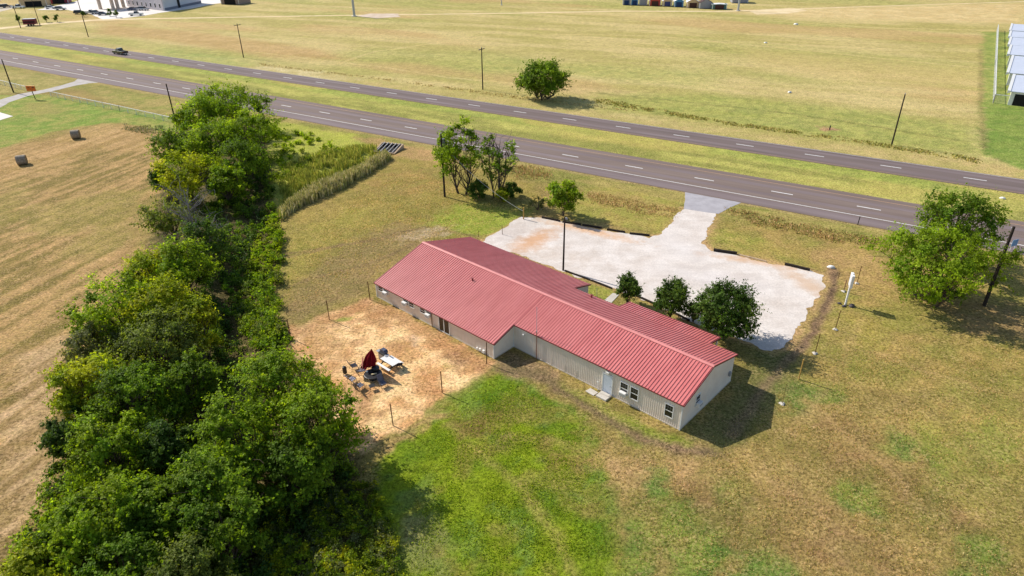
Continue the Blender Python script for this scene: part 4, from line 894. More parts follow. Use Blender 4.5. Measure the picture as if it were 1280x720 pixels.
def blades(name, P, n, h0, h1, cols, seed, lean=.35, w=.035, fade=1.2, even=False, gain=.9, m=None):
    rng = np.random.RandomState(seed); q = scatter(P, n, rng)
    ed = -dpoly(q[:, 0], q[:, 1], P); fe = np.clip(ed / fade, 0, 1); den = fbm(q[:, 0], q[:, 1], 1.6, 4, seed); k = (den > .40) & (rng.rand(n) < .12 + .88 * fe) & (den + .25 * fe > .5) if not even else rng.rand(n) < (.25 + .75 * fe) * (.15 + .85 * sstep(.3, .7, den)); q = q[k]; fe = fe[k]; n = len(q)
    h = h0 + (h1 - h0) * rng.rand(n) * (.5 + fbm(q[:, 0], q[:, 1], 2.5, 2, seed + 1)) * (.35 + .65 * fe); z = H(q[:, 0], q[:, 1])
    a = rng.rand(n) * 6.283; l = lean * h * rng.rand(n); d = np.stack([np.cos(a), np.sin(a)], 1)
    b = rng.rand(n) * 6.283; s = np.stack([np.cos(b), np.sin(b)], 1) * w * (.6 + .8 * rng.rand(n))[:, None]
    def P3(xy, zz): return np.concatenate([xy, zz[:, None]], 1)
    mm = q + d * (l * .35)[:, None]; t = q + d * l[:, None]
    v = np.stack([P3(q - s, z - .03), P3(q + s, z - .03), P3(mm + s, z + h * .6), P3(mm - s, z + h * .6), P3(t + s * .5, z + h), P3(t - s * .5, z + h)], 1).reshape(-1, 3)
    base = np.arange(n)[:, None] * 6; f = np.concatenate([base + np.array([0, 1, 2, 3]), base + np.array([3, 2, 4, 5])], 0)
    C = np.array([cols[k] for k in rng.randint(0, len(cols), n)]) * (.7 + .6 * rng.rand(n))[:, None]
    return tag(np_mesh(name, v, f, m or M_BLADE, None, np.repeat(np.clip(C * gain, 0, 1), 6, 0)), kind='stuff')
REED = [lin(216, 204, 150), lin(196, 186, 124), lin(172, 172, 98), lin(226, 214, 166), lin(150, 156, 84)]
blades('tall_grass', poly((345, 262), (372, 244), (410, 228), (450, 208), (484, 190), (490, 199), (466, 216), (440, 231), (405, 248), (372, 262), (352, 276)), 13000, .7, 1.9, REED, 41, .3, .05)
blades('tall_grass', poly((345, 210), (420, 185), (470, 182), (480, 190), (440, 206), (400, 225), (350, 255)), 7000, .4, 1.1, [lin(186, 190, 84), lin(200, 194, 96), lin(150, 164, 66)], 42, .3, .06)
DRY = [lin(226, 190, 142), lin(206, 168, 120), lin(186, 156, 104), lin(160, 150, 86)]
blades('dry_grass', poly((725, 238), (760, 241), (800, 250), (856, 261), (850, 274), (800, 270), (735, 254)), 2600, .06, .28, DRY, 43, .5, .04)
blades('dry_grass', poly((628, 207), (662, 206), (694, 213), (690, 228), (640, 224)), 900, .1, .6, DRY, 44, .5, .05)
blades('dry_grass', poly((905, 258), (935, 262), (1010, 278), (1060, 290), (1120, 297), (1110, 310), (1040, 305), (960, 288), (905, 274)), 3600, .06, .32, DRY + [lin(120, 124, 58)], 45, .5, .045)
blades('tall_grass', poly((690, 122), (760, 132), (900, 156), (1060, 178), (1230, 206), (1226, 198), (1060, 172), (900, 150), (760, 124)), 4000, .1, .4, [lin(170, 160, 84), lin(196, 174, 110), lin(150, 152, 70)], 46, .5, .09)
blades('tall_grass', poly((322, 78), (500, 100), (640, 118), (800, 138), (800, 142), (640, 124), (500, 104), (322, 82)), 1800, .12, .3, [lin(196, 172, 110), lin(206, 184, 130)], 47, .5, .1)
blades('straw', poly((152, 154), (205, 157), (212, 169), (180, 168), (150, 163)), 1300, .08, .35, [lin(190, 180, 150), lin(150, 150, 100), lin(120, 130, 70)], 48, .8, .06)

# ------------------------------------------------------------------ patio furniture on the straw
def at(x12, y12): return G(420 + x12 / 12, 430 + y12 / 12)
M_SLING = mat('grey_sling', lin(112, 112, 124), .8, .2, var=.15, scale=6); M_SLINGD = mat('charcoal_sling', lin(60, 60, 70), .8, .2, var=.15, scale=6)
M_FRAME = mat('bronze_frame', (.06, .045, .04), .5, .4, var=.2); M_MAROON = mat('maroon_canvas', lin(146, 26, 40), .85, .15, var=.2, scale=3, col2=lin(116, 18, 30))
M_PINK = mat('lit_maroon', lin(196, 130, 118), .85, .1, var=.1)  # maroon canvas lightened to paint sunlight on a fold
p = at(580, 435); t = thing('patio_umbrella', 'half closed maroon patio umbrella standing over the black fire table', 'umbrella', p)
MB().tube([(0, 0, 0), (0, 0, 2.75)], .03, 8).build('pole', M_FRAME, t); MB().lathe([(.3, 0), (.3, .08), (.08, .14), (.06, .4)], 12).build('base', M_BLACK, t)
cm = MB(); n = 16; rings = ((2.72, .03), (2.4, .22), (1.9, .48), (1.35, .72), (.95, .82))
vs = []
for z, r in rings:
    for k in range(n):
        a = 2 * math.pi * k / n; q = r * (1 if k % 2 else .62); sk = (2.72 - z) * .28; zz = z - (.3 if math.cos(a) < -.3 and z < 1.6 else 0) + (.12 if k % 2 and z < 1 else 0)
        vs.append((q * math.cos(a) - sk, q * math.sin(a) * .9 + sk * .1, zz))
fs = [tuple(range(n - 1, -1, -1))]
for i in range(len(rings) - 1):
    for k in range(n): fs.append((i * n + k, (i + 1) * n + k, (i + 1) * n + (k + 1) % n, i * n + (k + 1) % n))
cm.add(vs, fs).build('canopy', M_MAROON, t)
MB().add([(-1.18, -.1, .62), (-1.02, -.35, .55), (-.78, -.3, 1.9), (-.92, -.1, 1.95)], [(0, 1, 2, 3)]).add([(-1.2, -.09, .62), (-1.04, -.34, .55), (-.8, -.29, 1.9), (-.94, -.09, 1.95)], [(3, 2, 1, 0)]).build('lit_fold', M_PINK, t)  # pinkish strip paints the sunlit fold of the canopy
p = at(565, 520); t = thing('fire_table', 'round black fire pit table at the centre of the patio group', 'table', p)
MB().lathe([(.82, .50), (.85, .53), (.85, .58), (.80, .60), (.42, .60), (.38, .52), (.1, .5)], 24).build('table_top', M_BLACK, t); MB().lathe([(.40, 0), (.34, .1), (.34, .44), (.55, .5)], 16).build('pedestal', M_BLACK, t)
MB().box((.12, -.1, .625), (.5, .14, .05), .3).build('tile_trim', mat('brass', lin(206, 190, 150), .5), t)
MB().lathe([(.10, .6), (.12, .7), (.06, .76)], 10, (-.6, .25, 0)).build('lid_knob', M_WHITE, t)
p = at(603, 455); t = thing('kettle_grill', 'black lidded grill standing close behind the fire table', 'grill', p)
MB().lathe([(.05, .42), (.3, .52), (.38, .68), (.39, .72)], 18).build('bowl', M_BLACK, t); MB().lathe([(.40, .72), (.38, .82), (.26, .94), (.05, .99)], 18).build('lid', mat('charcoal_enamel', (.035, .035, .04), .3, .5), t)
for k in range(3): MB().tube([(.22 * math.cos(k * 2.1), .22 * math.sin(k * 2.1), .5), (.36 * math.cos(k * 2.1), .36 * math.sin(k * 2.1), 0)], .018, 6).build('leg', M_BLACK, t)
def chair(p, rz, label, cover, recl=.45, L=.52, grp='chairs of the patio group'):
    t = thing('patio_chair', label, 'chair', p, rz, grp); w = .56
    MB().box((0, -L / 2 + .02, .42), (w, L, .04), rx=-.08).build('seat', cover, t)
    ca, sa = math.cos(recl), math.sin(recl); b = MB()
    b.box((0, .02 + .38 * sa, .42 + .38 * ca), (w, .035, .78), rx=-recl).build('backrest', cover, t)
    for s in (-1, 1):
        f = MB(); x = s * (w / 2 + .03)
        f.tube([(x, -L, .44), (x, .02, .42), (x, .02 + .8 * sa, .42 + .8 * ca)], .018, 6); f.build('side_frame', M_FRAME, t)
        MB().tube([(x, -L + .04, .62), (x, .05 + .2 * sa, .64)], .025, 6).build('armrest', M_FRAME, t)
        MB().tube([(x, -L + .04, .62), (x, -L - .02, 0)], .018, 6).build('leg', M_FRAME, t); MB().tube([(x, .02, .44), (x, .12, 0)], .018, 6).build('leg', M_FRAME, t)
    return t
chair(at(240, 385), R(-60) + math.pi, 'charcoal sling chair at the far corner of the patio group', M_SLINGD)
chair(at(215, 595), R(140), 'pale grey sling chair nearest the trees in the patio group', mat('pale_sling', lin(150, 148, 160), .8, .2, var=.1, scale=6), .5)
chair(at(335, 690), R(140), 'grey sling chair beside the pale grey one', M_SLING, .5)
chair(at(395, 455), R(-10) + math.pi, 'broad grey reclining chair beside the fire table', M_SLING, 1.0, .8)
chair(at(690, 625), R(40), 'grey sling chair by the umbrella\'s shadow', M_SLING, .45)
p = at(545, 680); t = thing('side_table', 'small black side table in front of the fire table', 'table', p, .5)
MB().box((0, 0, .42), (.52, .52, .05)).build('table_top', M_BLACK, t, bevel=.01)
for x in (-.2, .2):
    for y in (-.2, .2): MB().tube([(x, y, .4), (x * 1.1, y * 1.1, 0)], .018, 6).build('leg', M_BLACK, t)
p = at(140, 455); t = thing('smoker_grill', 'little black upright smoker at the tree side of the patio group', 'grill', p)
MB().lathe([(.18, .15), (.2, .2), (.2, .75), (.17, .85), (.05, .92)], 14).build('barrel', M_BLACK, t); MB().tube([(-.12, 0, .95), (.12, 0, .95)], .02, 6).build('handle', M_GREY, t)
for k in range(3): MB().tube([(.14 * math.cos(k * 2.1), .14 * math.sin(k * 2.1), .2), (.22 * math.cos(k * 2.1), .22 * math.sin(k * 2.1), 0)], .016, 6).build('leg', M_BLACK, t)
p = at(815, 345); t = thing('picnic_table', 'white picnic table with benches beside the maroon umbrella', 'table', p, BA)
for k in range(4): MB().box((0, -.30 + k * .2, .75), (1.9, .185, .04)).build('table_plank', M_WHITE, t, bevel=.005)
for s in (-1, 1): MB().box((0, s * .78, .45), (1.9, .27, .04)).build('bench', M_WHITE, t, bevel=.005)
for x in (-.65, .65):
    f = MB(); f.box((x, 0, .41), (.05, 1.7, .08)); f.box((x, 0, .69), (.05, .74, .06))
    for s in (-1, 1): f.tube([(x, s * .28, .7), (x, s * .62, 0)], .04, 6)
    f.build('trestle', M_BLACK, t)
p = at(715, 235); t = thing('barbecue_cart', 'grey barbecue cart with a dark open top, behind the picnic table', 'grill', p, BA)
MB().box((0, 0, .42), (.9, .5, .6)).build('cabinet', M_GREY, t, bevel=.01); MB().box((0, 0, .78), (.8, .5, .12)).build('firebox', M_BLACK, t)
MB().side([(-.4, 0), (-.4, .18), (-.25, .32), (.25, .32), (.4, .18), (.4, 0)], -.2, .2).build('lid', mat('slate_enamel', lin(70, 74, 92), .4, .5), t).location = (0, .14, .85)
for s in (-1, 1): MB().box((s * .62, 0, .8), (.34, .45, .04)).build('side_shelf', M_GREY, t)
for x in (-.38, .38):
    for y in (-.2, .2): MB().lathe([(.06, 0), (.06, .1)], 8, (x, y, 0)).build('caster', M_BLACK, t)
p = at(955, 355); t = thing('folding_chair', 'low dark folding chair at the end of the picnic table', 'chair', p, R(200), 'chairs of the patio group')
MB().box((0, 0, .40), (.55, .5, .03)).build('seat', M_SLINGD, t); MB().box((0, .3, .62), (.55, .03, .42), rx=-.5).build('backrest', M_SLINGD, t)
for x in (-.27, .27): MB().tube([(x, -.25, 0), (x, .25, .42)], .016, 6).tube([(x, .25, 0), (x, -.25, .42)], .016, 6).build('leg', M_FRAME, t)

# ------------------------------------------------------------------ white sign pole with its box seen edge on
x, y = G2(1056.5, 381); h = 3.9; t = thing('sign_pole', 'white pole carrying a narrow sign box, standing in stones beside the wheel track', 'sign', (x, y, 0), R(72))
MB().tube([(0, 0, 0), (0, 0, h)], .11, 10).build('pole', M_WHITE, t)
MB().box((0, 0, 3.05), (1.05, .26, 1.5)).build('sign_box', M_WHITE, t, bevel=.02); MB().box((0, -.135, 3.05), (.97, .014, 1.4)).box((0, .135, 3.05), (.97, .014, 1.4)).build('panel', mat('sign_face', (.62, .63, .66), .4), t)
MB().box((0, 0, 2.22), (.3, .2, .16)).build('bracket', M_GREY, t)
for q, (dx, dy, r, l) in enumerate(((.55, -.35, .34, 'dark rounded stone on the open side of the white sign pole'), (-.3, -.35, .22, 'smaller dark stone at the front of the white sign pole'), (-.55, .25, .2, 'dark stone behind the foot of the white sign pole'))):
    o = MB().lathe([(r * .7, -.04), (r, .06), (r * .9, r * .5), (r * .4, r * .8)], 10, sq=lambda a, z: 1 + .22 * math.sin(a * 2 + q)).build('stone', mat('dark_stone', (.12, .10, .10), .9, var=.3, scale=5), None, True)
    o.location = (x + dx, y + dy, 0); tag(o, l, 'stone', 'stones at the sign pole')
def litter(name, px, py, s, label, m=None):
    o = MB().lathe([(s, 0), (s * 1.05, s * .4), (s * .7, s * .85), (s * .15, s * 1.0)], 9, sq=lambda a, z: 1 + .3 * math.sin(a * 2 + px) + .15 * math.sin(a * 5)).build(name, m or M_WHITE, None, True)
    gx, gy = G2(px, py); o.location = (gx, gy, 0); return tag(o, label, 'stone', None)
litter('capped_stone', 1039, 335, .34, 'white topped round stone at the far end of the wheel track')
litter('white_stone', 1253, 248.5, .3, 'white lump lying in the median grass'); litter('white_stone', 987, 116, .4, 'white lump in the far field, nearer the highway'); litter('white_stone', 995, 31, .6, 'white lump in the far field, near the top'); litter('white_stone', 957, 54, .4, 'small white lump in the middle of the far field')
# blue sign by the big tree
x, y = G2(1265, 313); t = thing('road_sign', 'small blue board on two legs beside the highway at the right', 'sign', (x, y, 0), R(20))
MB().box((0, 0, 1.05), (1.0, .05, .9)).build('board', mat('blue_board', lin(120, 160, 200), .5), t, bevel=.01)
for s in (-.35, .35): MB().tube([(s, .045, 0), (s, .045, 1.4)], .03, 6).build('leg', M_WHITE, t)
# orange board
x, y = G2(44.5, 124); t = thing('orange_sign', 'orange board on a slanted post beside the curving drive', 'sign', (x, y, 0), R(-8))
MB().tube([(0, 0, -.1), (-.25, 0, 2.0)], .09, 8).build('post', M_WOODD, t); B = MB().box((-.3, 0, 2.55), (2.3, .25, 1.2)).build('board', mat('orange_board', lin(232, 116, 40), .6, var=.08), t, bevel=.02)
MB().box((.45, -.13, 2.85), (.5, .02, .22)).box((-.75, -.13, 2.8), (.55, .02, .12)).box((-.35, -.13, 2.45), (1.5, .015, .05)).build('dark_marks', M_BLACK, B)
MB().box((-.3, 0, 3.165), (2.3, .28, .03)).build('top_edge', mat('pale_orange', lin(240, 190, 110), .6), B)
# hay bales
M_HAY = mat('hay', lin(168, 150, 118), 1, .05, scale=5, bump=.8, bscale=14, col2=lin(124, 106, 76)); M_NET = mat('net_wrap', lin(176, 164, 146), .85, .15, scale=4, bump=.5, col2=lin(122, 110, 94))
def bale(px, py, rz, label):
    x, y = G2(px, py); t = thing('hay_bale', label, 'bale', (x, y, 0), rz, 'round hay bales'); n = 24; r = .86; w = .72
    pr = lambda a, b: [(a, b)]
    mb = MB(); vs = []; fs = []
    for k, (xx, rr) in enumerate(((-w, r * .97), (-w * .6, r), (0, r * 1.01), (w * .6, r), (w, r * .97))):
        for j in range(n):
            a = 2 * math.pi * j / n; q = rr * (1 - .06 * max(0, -math.sin(a)) ** 3) * (1 + .015 * math.sin(a * 7 + k)); vs.append((xx, q * math.cos(a), max(.0, r * .95 + q * math.sin(a))))
    for k in range(4):
        for j in range(n): fs.append((k * n + j, (k + 1) * n + j, (k + 1) * n + (j + 1) % n, k * n + (j + 1) % n))
    mb.add(vs, fs).build('net_wrap', M_NET, t, True)
    for s in (-1, 1):
        e = MB(); vs = [(s * w * 1.08, 0, r * .95)]
        for q in (.33, .66, .97):
            for j in range(n): a = 2 * math.pi * j / n; vs.append((s * (w * (1.0 + .08 * (1 - q)) + .01 * math.sin(q * 20)), r * q * math.cos(a), max(.01, r * .95 + r * q * math.sin(a))))
        fs = [(0, 1 + j, 1 + (j + 1) % n) for j in range(n)]
        for k in range(2):
            for j in range(n): fs.append((1 + k * n + j, 1 + (k + 1) * n + j, 1 + (k + 1) * n + (j + 1) % n, 1 + k * n + (j + 1) % n))
        e.add(vs, fs).build('hay_end', M_HAY, t)
bale(29, 205.5, R(25), 'round hay bale further out in the hay field'); bale(96, 173, R(20), 'round hay bale at the edge of the green lawn')

# ------------------------------------------------------------------ fences
def wire_mat():
    m = bpy.data.materials.new('wire_mesh'); m.use_nodes = True; n = m.node_tree; b = n.nodes['Principled BSDF']; b.inputs['Base Color'].default_value = (.6, .6, .6, 1); b.inputs['Roughness'].default_value = .6
    tc = n.nodes.new('ShaderNodeTexCoord'); w1 = n.nodes.new('ShaderNodeTexChecker'); w1.inputs['Scale'].default_value = 24; n.links.new(tc.outputs['Object'], w1.inputs[0])
    r = n.nodes.new('ShaderNodeMapRange'); r.inputs[3].default_value = .08; r.inputs[4].default_value = .32; n.links.new(w1.outputs[1], r.inputs[0]); n.links.new(r.outputs[0], b.inputs['Alpha']); return m
M_WIRE = wire_mat()
def fence(name, P, h, label, step, rail_r, m, group=None, wire=True):
    T = thing(name, label, 'fence', (P[0][0], P[0][1], 0), 0, group); O = Vector((P[0][0], P[0][1], 0)); pts = [Vector((*p, 0)) - O for p in P]
    rail = MB(); wm = MB(); np_ = 0
    for a, b in zip(pts[:-1], pts[1:]):
        L = (b - a).length; k = max(1, int(L / step)); rail.tube([a + Vector((0, 0, h)), b + Vector((0, 0, h))], rail_r, 6)
        wm.add([a + Vector((0, 0, .05)), b + Vector((0, 0, .05)), b + Vector((0, 0, h)), a + Vector((0, 0, h))], [(0, 1, 2, 3)])
        for j in range(k + 1):
            q = a.lerp(b, j / k); MB().tube([q, q + Vector((0, 0, h + .08))], rail_r * 1.1, 6).build('post', m, T)
    rail.build('top_rail', m, T)
    if wire: wm.build('wire_mesh', M_WIRE, T)
fence('rail_fence', poly((-30, 100.5), (0, 105.5), (34, 114)), 1.2, 'pale rail fence on the far side of the curving drive', 3, .06, M_WHITE)
fence('rail_fence', poly((64, 120.5), (150, 139), (240, 159)), 1.2, 'pale rail fence from the curving drive to the tree belt', 3, .06, M_WHITE)
fence('chain_link_fence', poly((1246, 38), (1243.5, 80), (1241, 129), (1330, 137)), 1.9, 'pale chain link fence round the white roofed storage row', 3.5, .09, mat('galvanised_pale', (.6, .61, .62), .5))

# culvert end with its safety bars
x, y = G2(486, 187); t = thing('culvert', 'concrete culvert mouth with five sloping bars in the road bank', 'culvert', (x, y, 0), R(-20))
c = MB()
for s in (-1, 1): c.add([(s * 2.0, -1.7, 0), (s * 2.25, -1.7, 0), (s * 2.25, 1.5, 0), (s * 2.0, 1.5, 0), (s * 2.0, -1.7, .06), (s * 2.25, -1.7, .06), (s * 2.25, 1.5, .75), (s * 2.0, 1.5, .75)], [(0, 3, 2, 1), (4, 5, 6, 7), (0, 1, 5, 4), (1, 2, 6, 5), (2, 3, 7, 6), (3, 0, 4, 7)])
c.bb(-2.25, 2.25, 1.503, 1.75, 0, .76); c.bb(-2.25, 2.25, -1.95, -1.703, -.1, .08); c.build('headwall', mat('culvert_concrete', lin(190, 166, 140), .9, var=.1, scale=1), t)
MB().bb(-2.0, 2.0, 1.4, 1.5, .02, .6).build('opening', M_DARK, t); MB().bb(-1.99, 1.99, -1.69, 1.39, -.05, .02).build('floor', mat('shade_dark_mud', (.02, .018, .014), .6), t)  # near-black plate and mud floor paint the shade inside the mouth
for k in range(5): xx = -1.6 + k * .8; MB().tube([(xx, -1.8, .1), (xx, 1.6, .80)], .085, 8).build('bar', mat('pale_pipe', lin(206, 200, 196), .6), t)

# ------------------------------------------------------------------ vehicles
M_TYRE = mat('tyre', (.02, .02, .02), .85, .2); M_LAMP = mat('lamp_glass', (.7, .7, .68), .2, .5); M_TAIL = mat('tail_lamp', (.3, .02, .02), .3, .5)
def vehicle(name, kind, col, loc, rz, label, group=None):
    L, Wd = {'pickup': (5.8, 1.95), 'car': (4.7, 1.82), 'suv': (4.8, 1.9)}[kind]
    paint = mat('paint_%d_%d_%d' % tuple(int(c * 255) for c in col), col, .3, .5, var=.03, coat=.6)
    t = thing(name, label, {'pickup': 'pickup', 'car': 'car', 'suv': 'car'}[kind], loc, rz, group); h = L / 2
    if kind == 'pickup': body = [(-h, .45), (-h, 1.12), (-.55, 1.15), (-.5, 1.1), (.95, 1.12), (h - .25, 1.02), (h, .85), (h, .42)]; cab = [(-.62, 1.1), (-.5, 1.83), (.55, 1.86), (1.25, 1.1)]
    elif kind == 'suv': body = [(-h, .42), (-h, .95), (-h + .1, 1.05), (1.0, 1.05), (h - .2, .92), (h, .75), (h, .38)]; cab = [(-h + .1, 1.03), (-h + .45, 1.68), (.35, 1.7), (1.1, 1.03)]
    else: body = [(-h, .4), (-h, .85), (-h + .1, .95), (1.0, .93), (h - .2, .8), (h, .62), (h, .33)]; cab = [(-h + .45, .92), (-1.1, 1.40), (.25, 1.43), (1.15, .92)]
    b = MB(); b.side(body, -Wd / 2, Wd / 2); B = b.build('body', paint, t, bevel=.06)
    c = MB(); w = Wd / 2 - .06; wt = w - .16; n = len(cab); vs = []
    for s in (-1, 1): vs += [(x, s * (w if z < 1.12 and i in (0, n - 1) else wt), z) for i, (x, z) in enumerate(cab)]
    c.add(vs, [tuple(range(n)), tuple(range(2 * n - 1, n - 1, -1))] + [(i, n + i, n + (i + 1) % n, (i + 1) % n) for i in range(n)]); c.build('window', M_GLASS, t)
    r = MB(); r.bb(cab[1][0] + .02, cab[2][0] - .02, -wt + .02, wt - .02, cab[1][1] - .03, cab[2][1] + .04); r.build('roof', paint, t, bevel=.03)
    if kind == 'pickup': MB().bb(-h + .1, -.75, -Wd / 2 + .14, Wd / 2 - .14, 1.13, 1.16).build('bed', M_DARK, t)
    for x in (-h + 1.05, h - .95):
        for s in (-1, 1):
            wh = thing('wheel', None, None, (x, s * (Wd / 2 - .1), .36)); wh.parent = t; wh.rotation_euler = (math.pi / 2, 0, 0)
            MB().lathe([(.24, -.12), (.35, -.11), (.36, 0), (.35, .11), (.24, .12)], 16).build('tyre', M_TYRE, wh); MB().lathe([(.22, -.125), (.24, -.1), (.24, .1), (.22, .125)], 12).build('rim', M_GREY, wh)
    for s in (-1, 1):
        MB().box((h - .02, s * (Wd / 2 - .3), .72), (.08, .38, .16)).build('headlight', M_LAMP, t); MB().box((-h + .01, s * (Wd / 2 - .16), .85), (.06, .2, .3)).build('tail_light', M_TAIL, t)
    MB().box((h, 0, .45), (.12, Wd * .9, .18)).build('bumper', M_GREY, t); MB().box((-h, 0, .48), (.12, Wd * .9, .16)).build('bumper', M_GREY, t)
    return t
s0, w0 = road_sw(*G2(156, 67)); q = road_xy(s0, -21.9 - .0)
vehicle('pickup_truck', 'pickup', (.006, .007, .012), (q[0] + RV[0] * 1.2, q[1] + RV[1] * 1.2, .035), RA + math.pi, 'black pickup driving on the far carriageway of the highway')
GC = 'cars parked by the far building'
for (px, py, k, col, rz, l) in ((76, 12.5, 'suv', (.55, .56, .58), .25, 'silver car parked at the grass edge, left of the dark blue one'), (63.5, 11, 'car', (.75, .75, .74), .25, 'white car parked just left of the silver one'),
        (100, 17.5, 'suv', (.015, .02, .04), .1, 'dark blue car behind the tall slim pole'), (114, 17.5, 'pickup', (.75, .75, .74), .3, 'white pickup right of the dark blue car'), (120.5, 17.5, 'suv', (.35, .38, .42), .3, 'grey car between the white pickup and the low dark one'), (129, 19, 'car', (.09, .11, .15), .2, 'low slate grey car at the end of the grass edge row'),
        (166, 13, 'car', (.03, .04, .10), -.2, 'dark blue car in front of the pale building'), (173, 13, 'car', (.5, .5, .52), -.2, 'silver car in the middle of the row by the pale building'), (180, 13, 'suv', (.3, .32, .35), -.2, 'grey car last in the row by the pale building'),
        (170.5, 19.5, 'pickup', (.75, .75, .74), .2, 'white pickup parked alone nearest the sandy track'), (2, 10, 'suv', (.02, .02, .025), .6, 'black car at the top left edge of the photo'), (9, 9.5, 'suv', (.10, .03, .03), .6, 'dark red car beside the black one at the photo\'s edge'), (23, 10.5, 'pickup', (.62, .68, .74), .0, 'pale blue pickup beyond the sandy track')):
    x, y = G2(px, py); vehicle('parked_car' if k != 'pickup' else 'parked_pickup', k, col, (x, y, .03), rz, l, GC)
# maroon trailer by the track
x, y = G2(39, 32); t = thing('livestock_trailer', 'maroon box trailer standing on the sandy track', 'trailer', (x, y, 0), .2)
MB().box((0, 0, 1.6), (4.6, 2.3, 2.0)).build('box', mat('maroon_paint', lin(120, 46, 58), .5), t, bevel=.06); MB().box((0, 0, 2.64), (4.7, 2.35, .07)).build('roof', M_GREY, t); MB().box((0, -1.16, 1.5), (4.0, .02, .5)).build('slats', M_DARK, t)
MB().tube([(2.3, 0, .5), (3.7, 0, .5)], .07, 6).build('drawbar', M_DARK, t)
for xx in (-.5, .5):
    for s in (-1, 1): MB().tube([(xx, s * 1.0, .38), (xx, s * 1.22, .38)], .38, 14).build('wheel', M_TYRE, t)

# ------------------------------------------------------------------ far buildings
M_STUC = mat('pale_stucco', lin(206, 198, 200), .8, .2, var=.04, scale=.3); M_STUC2 = mat('white_panel', lin(206, 208, 214), .6, .3, var=.04, scale=.2); M_TAN = mat('tan_column', lin(206, 190, 172), .85, .2, var=.06); M_SLATE = mat('slate_roof', lin(120, 124, 136), .7, .3, var=.06)
c0 = G(206, 13.5); ra = math.atan2(*(np.array(G2(160, 8)) - np.array((c0.x, c0.y)))[::-1])
rr = math.atan2(*(np.array(G2(252, 4)) - np.array((c0.x, c0.y)))[::-1])
LB = math.hypot(*(np.array(G2(160, 8)) - np.array((c0.x, c0.y)))); LR = math.hypot(*(np.array(G2(252, 4)) - np.array((c0.x, c0.y))))
ul, ur = (math.cos(ra), math.sin(ra)), (math.cos(rr), math.sin(rr))
t = thing('commercial_building', 'large pale two sided building with a columned entrance at the top left', 'building', (c0.x, c0.y, 0))
PL = [(0, 0), (ur[0] * LR, ur[1] * LR), (ur[0] * LR + ul[0] * LB, ur[1] * LR + ul[1] * LB), (ul[0] * LB, ul[1] * LB)]
Wl = MB().prism(PL, 0, 8.5).build('wall', M_STUC2, t)
MB().prism([(p[0] * 1.01 - .3 * (ul[0] + ur[0]), p[1] * 1.01 - .3 * (ul[1] + ur[1])) for p in PL], 8.5, 9.1).build('roof', M_SLATE, t)
nl = (-ul[1], ul[0]) if (-ul[1] * ur[0] + ul[0] * ur[1]) < 0 else (ul[1], -ul[0])
f = MB(); f.prism([(ul[0] * .4 + nl[0] * .05, ul[1] * .4 + nl[1] * .05), (ul[0] * (LB - .1) + nl[0] * .05, ul[1] * (LB - .1) + nl[1] * .05), (ul[0] * (LB - .1) + nl[0] * .35, ul[1] * (LB - .1) + nl[1] * .35), (ul[0] * .4 + nl[0] * .35, ul[1] * .4 + nl[1] * .35)], .05, 8.3); f.build('front_wall', M_STUC, t)
al = math.atan2(ul[1], ul[0])
for k in range(8):
    d = LB * (.08 + .12 * k); wv = MB().box((ul[0] * d + nl[0] * .38, ul[1] * d + nl[1] * .38, 2.0), (1.3, .12, 2.0), al).build('window', M_WHITE, t); MB().box((ul[0] * d + nl[0] * .42, ul[1] * d + nl[1] * .42, 2.0), (1.0, .12, 1.7), al).build('pane', M_GLASS, wv)
nr = (ur[1], -ur[0]); ar = math.atan2(ur[1], ur[0])
for k in (.38,): MB().box((ur[0] * LR * k + nr[0] * .05, ur[1] * LR * k + nr[1] * .05, 2.0), (1.8, .2, 4.0), ar).build('door', M_DARK, t)
MB().box((ur[0] * LR * .5 + nr[0] * .06, ur[1] * LR * .5 + nr[1] * .06, .55), (LR * .98, .12, 1.1), ar).build('base_band', M_SLATE, t)  # darker band along the foot of the side wall
for px, py in ((126, 11.5), (142, 12), (148, 11.5), (155, 9.5)):
    g = G(px, py); MB().box((g.x - c0.x, g.y - c0.y, 2.6), (1.2, 1.2, 5.2), al).build('column', M_TAN, t)
g = G(140, 11); MB().box((g.x - c0.x, g.y - c0.y, 5.6), (17, 9, .8), al).build('canopy', M_STUC, t)
def shed(px, py, w, d, h, rz, label, wm, dm, rm, group='row of sheds in the far field', gable=True, name='storage_shed'):
    g = G(px, py); t = thing(name, label, 'shed', (g.x, g.y, 0), rz, group); b = MB()
    rh = .28 * w if gable else .1
    prof = [(-w / 2, .15), (w / 2, .15), (w / 2, h), (0, h + rh), (-w / 2, h)]; b.side(prof, 0, d).build('wall', wm, t)
    for s in (-1, 1):
        MB().add([(0, -.2, h + rh + .06), (s * (w / 2 + .25), -.2, h - .03), (s * (w / 2 + .25), d + .2, h - .03), (0, d + .2, h + rh + .06), (0, -.2, h + rh - .04), (s * (w / 2 + .25), -.2, h - .13), (s * (w / 2 + .25), d + .2, h - .13), (0, d + .2, h + rh - .04)],
            [(0, 1, 2, 3), (7, 6, 5, 4), (0, 4, 5, 1), (1, 5, 6, 2), (2, 6, 7, 3), (3, 7, 4, 0)]).build('roof', rm, t)
    MB().bb(-w * .3, w * .3, -.06, -.003, .18, h * .86).build('door', dm, t)
    for s in (-1, 1): MB().bb(s * w * .47 - .12, s * w * .47 + .12, -.06, -.003, .18, h * .95).build('corner_trim', M_WHITE, t)
    MB().bb(-w / 2 + .1, w / 2 - .1, .1, d - .1, 0, .149).build('skid', M_DARK, t); return t
mt = lambda n, r, g, b: mat(n, lin(r, g, b), .6, .3, var=.05)
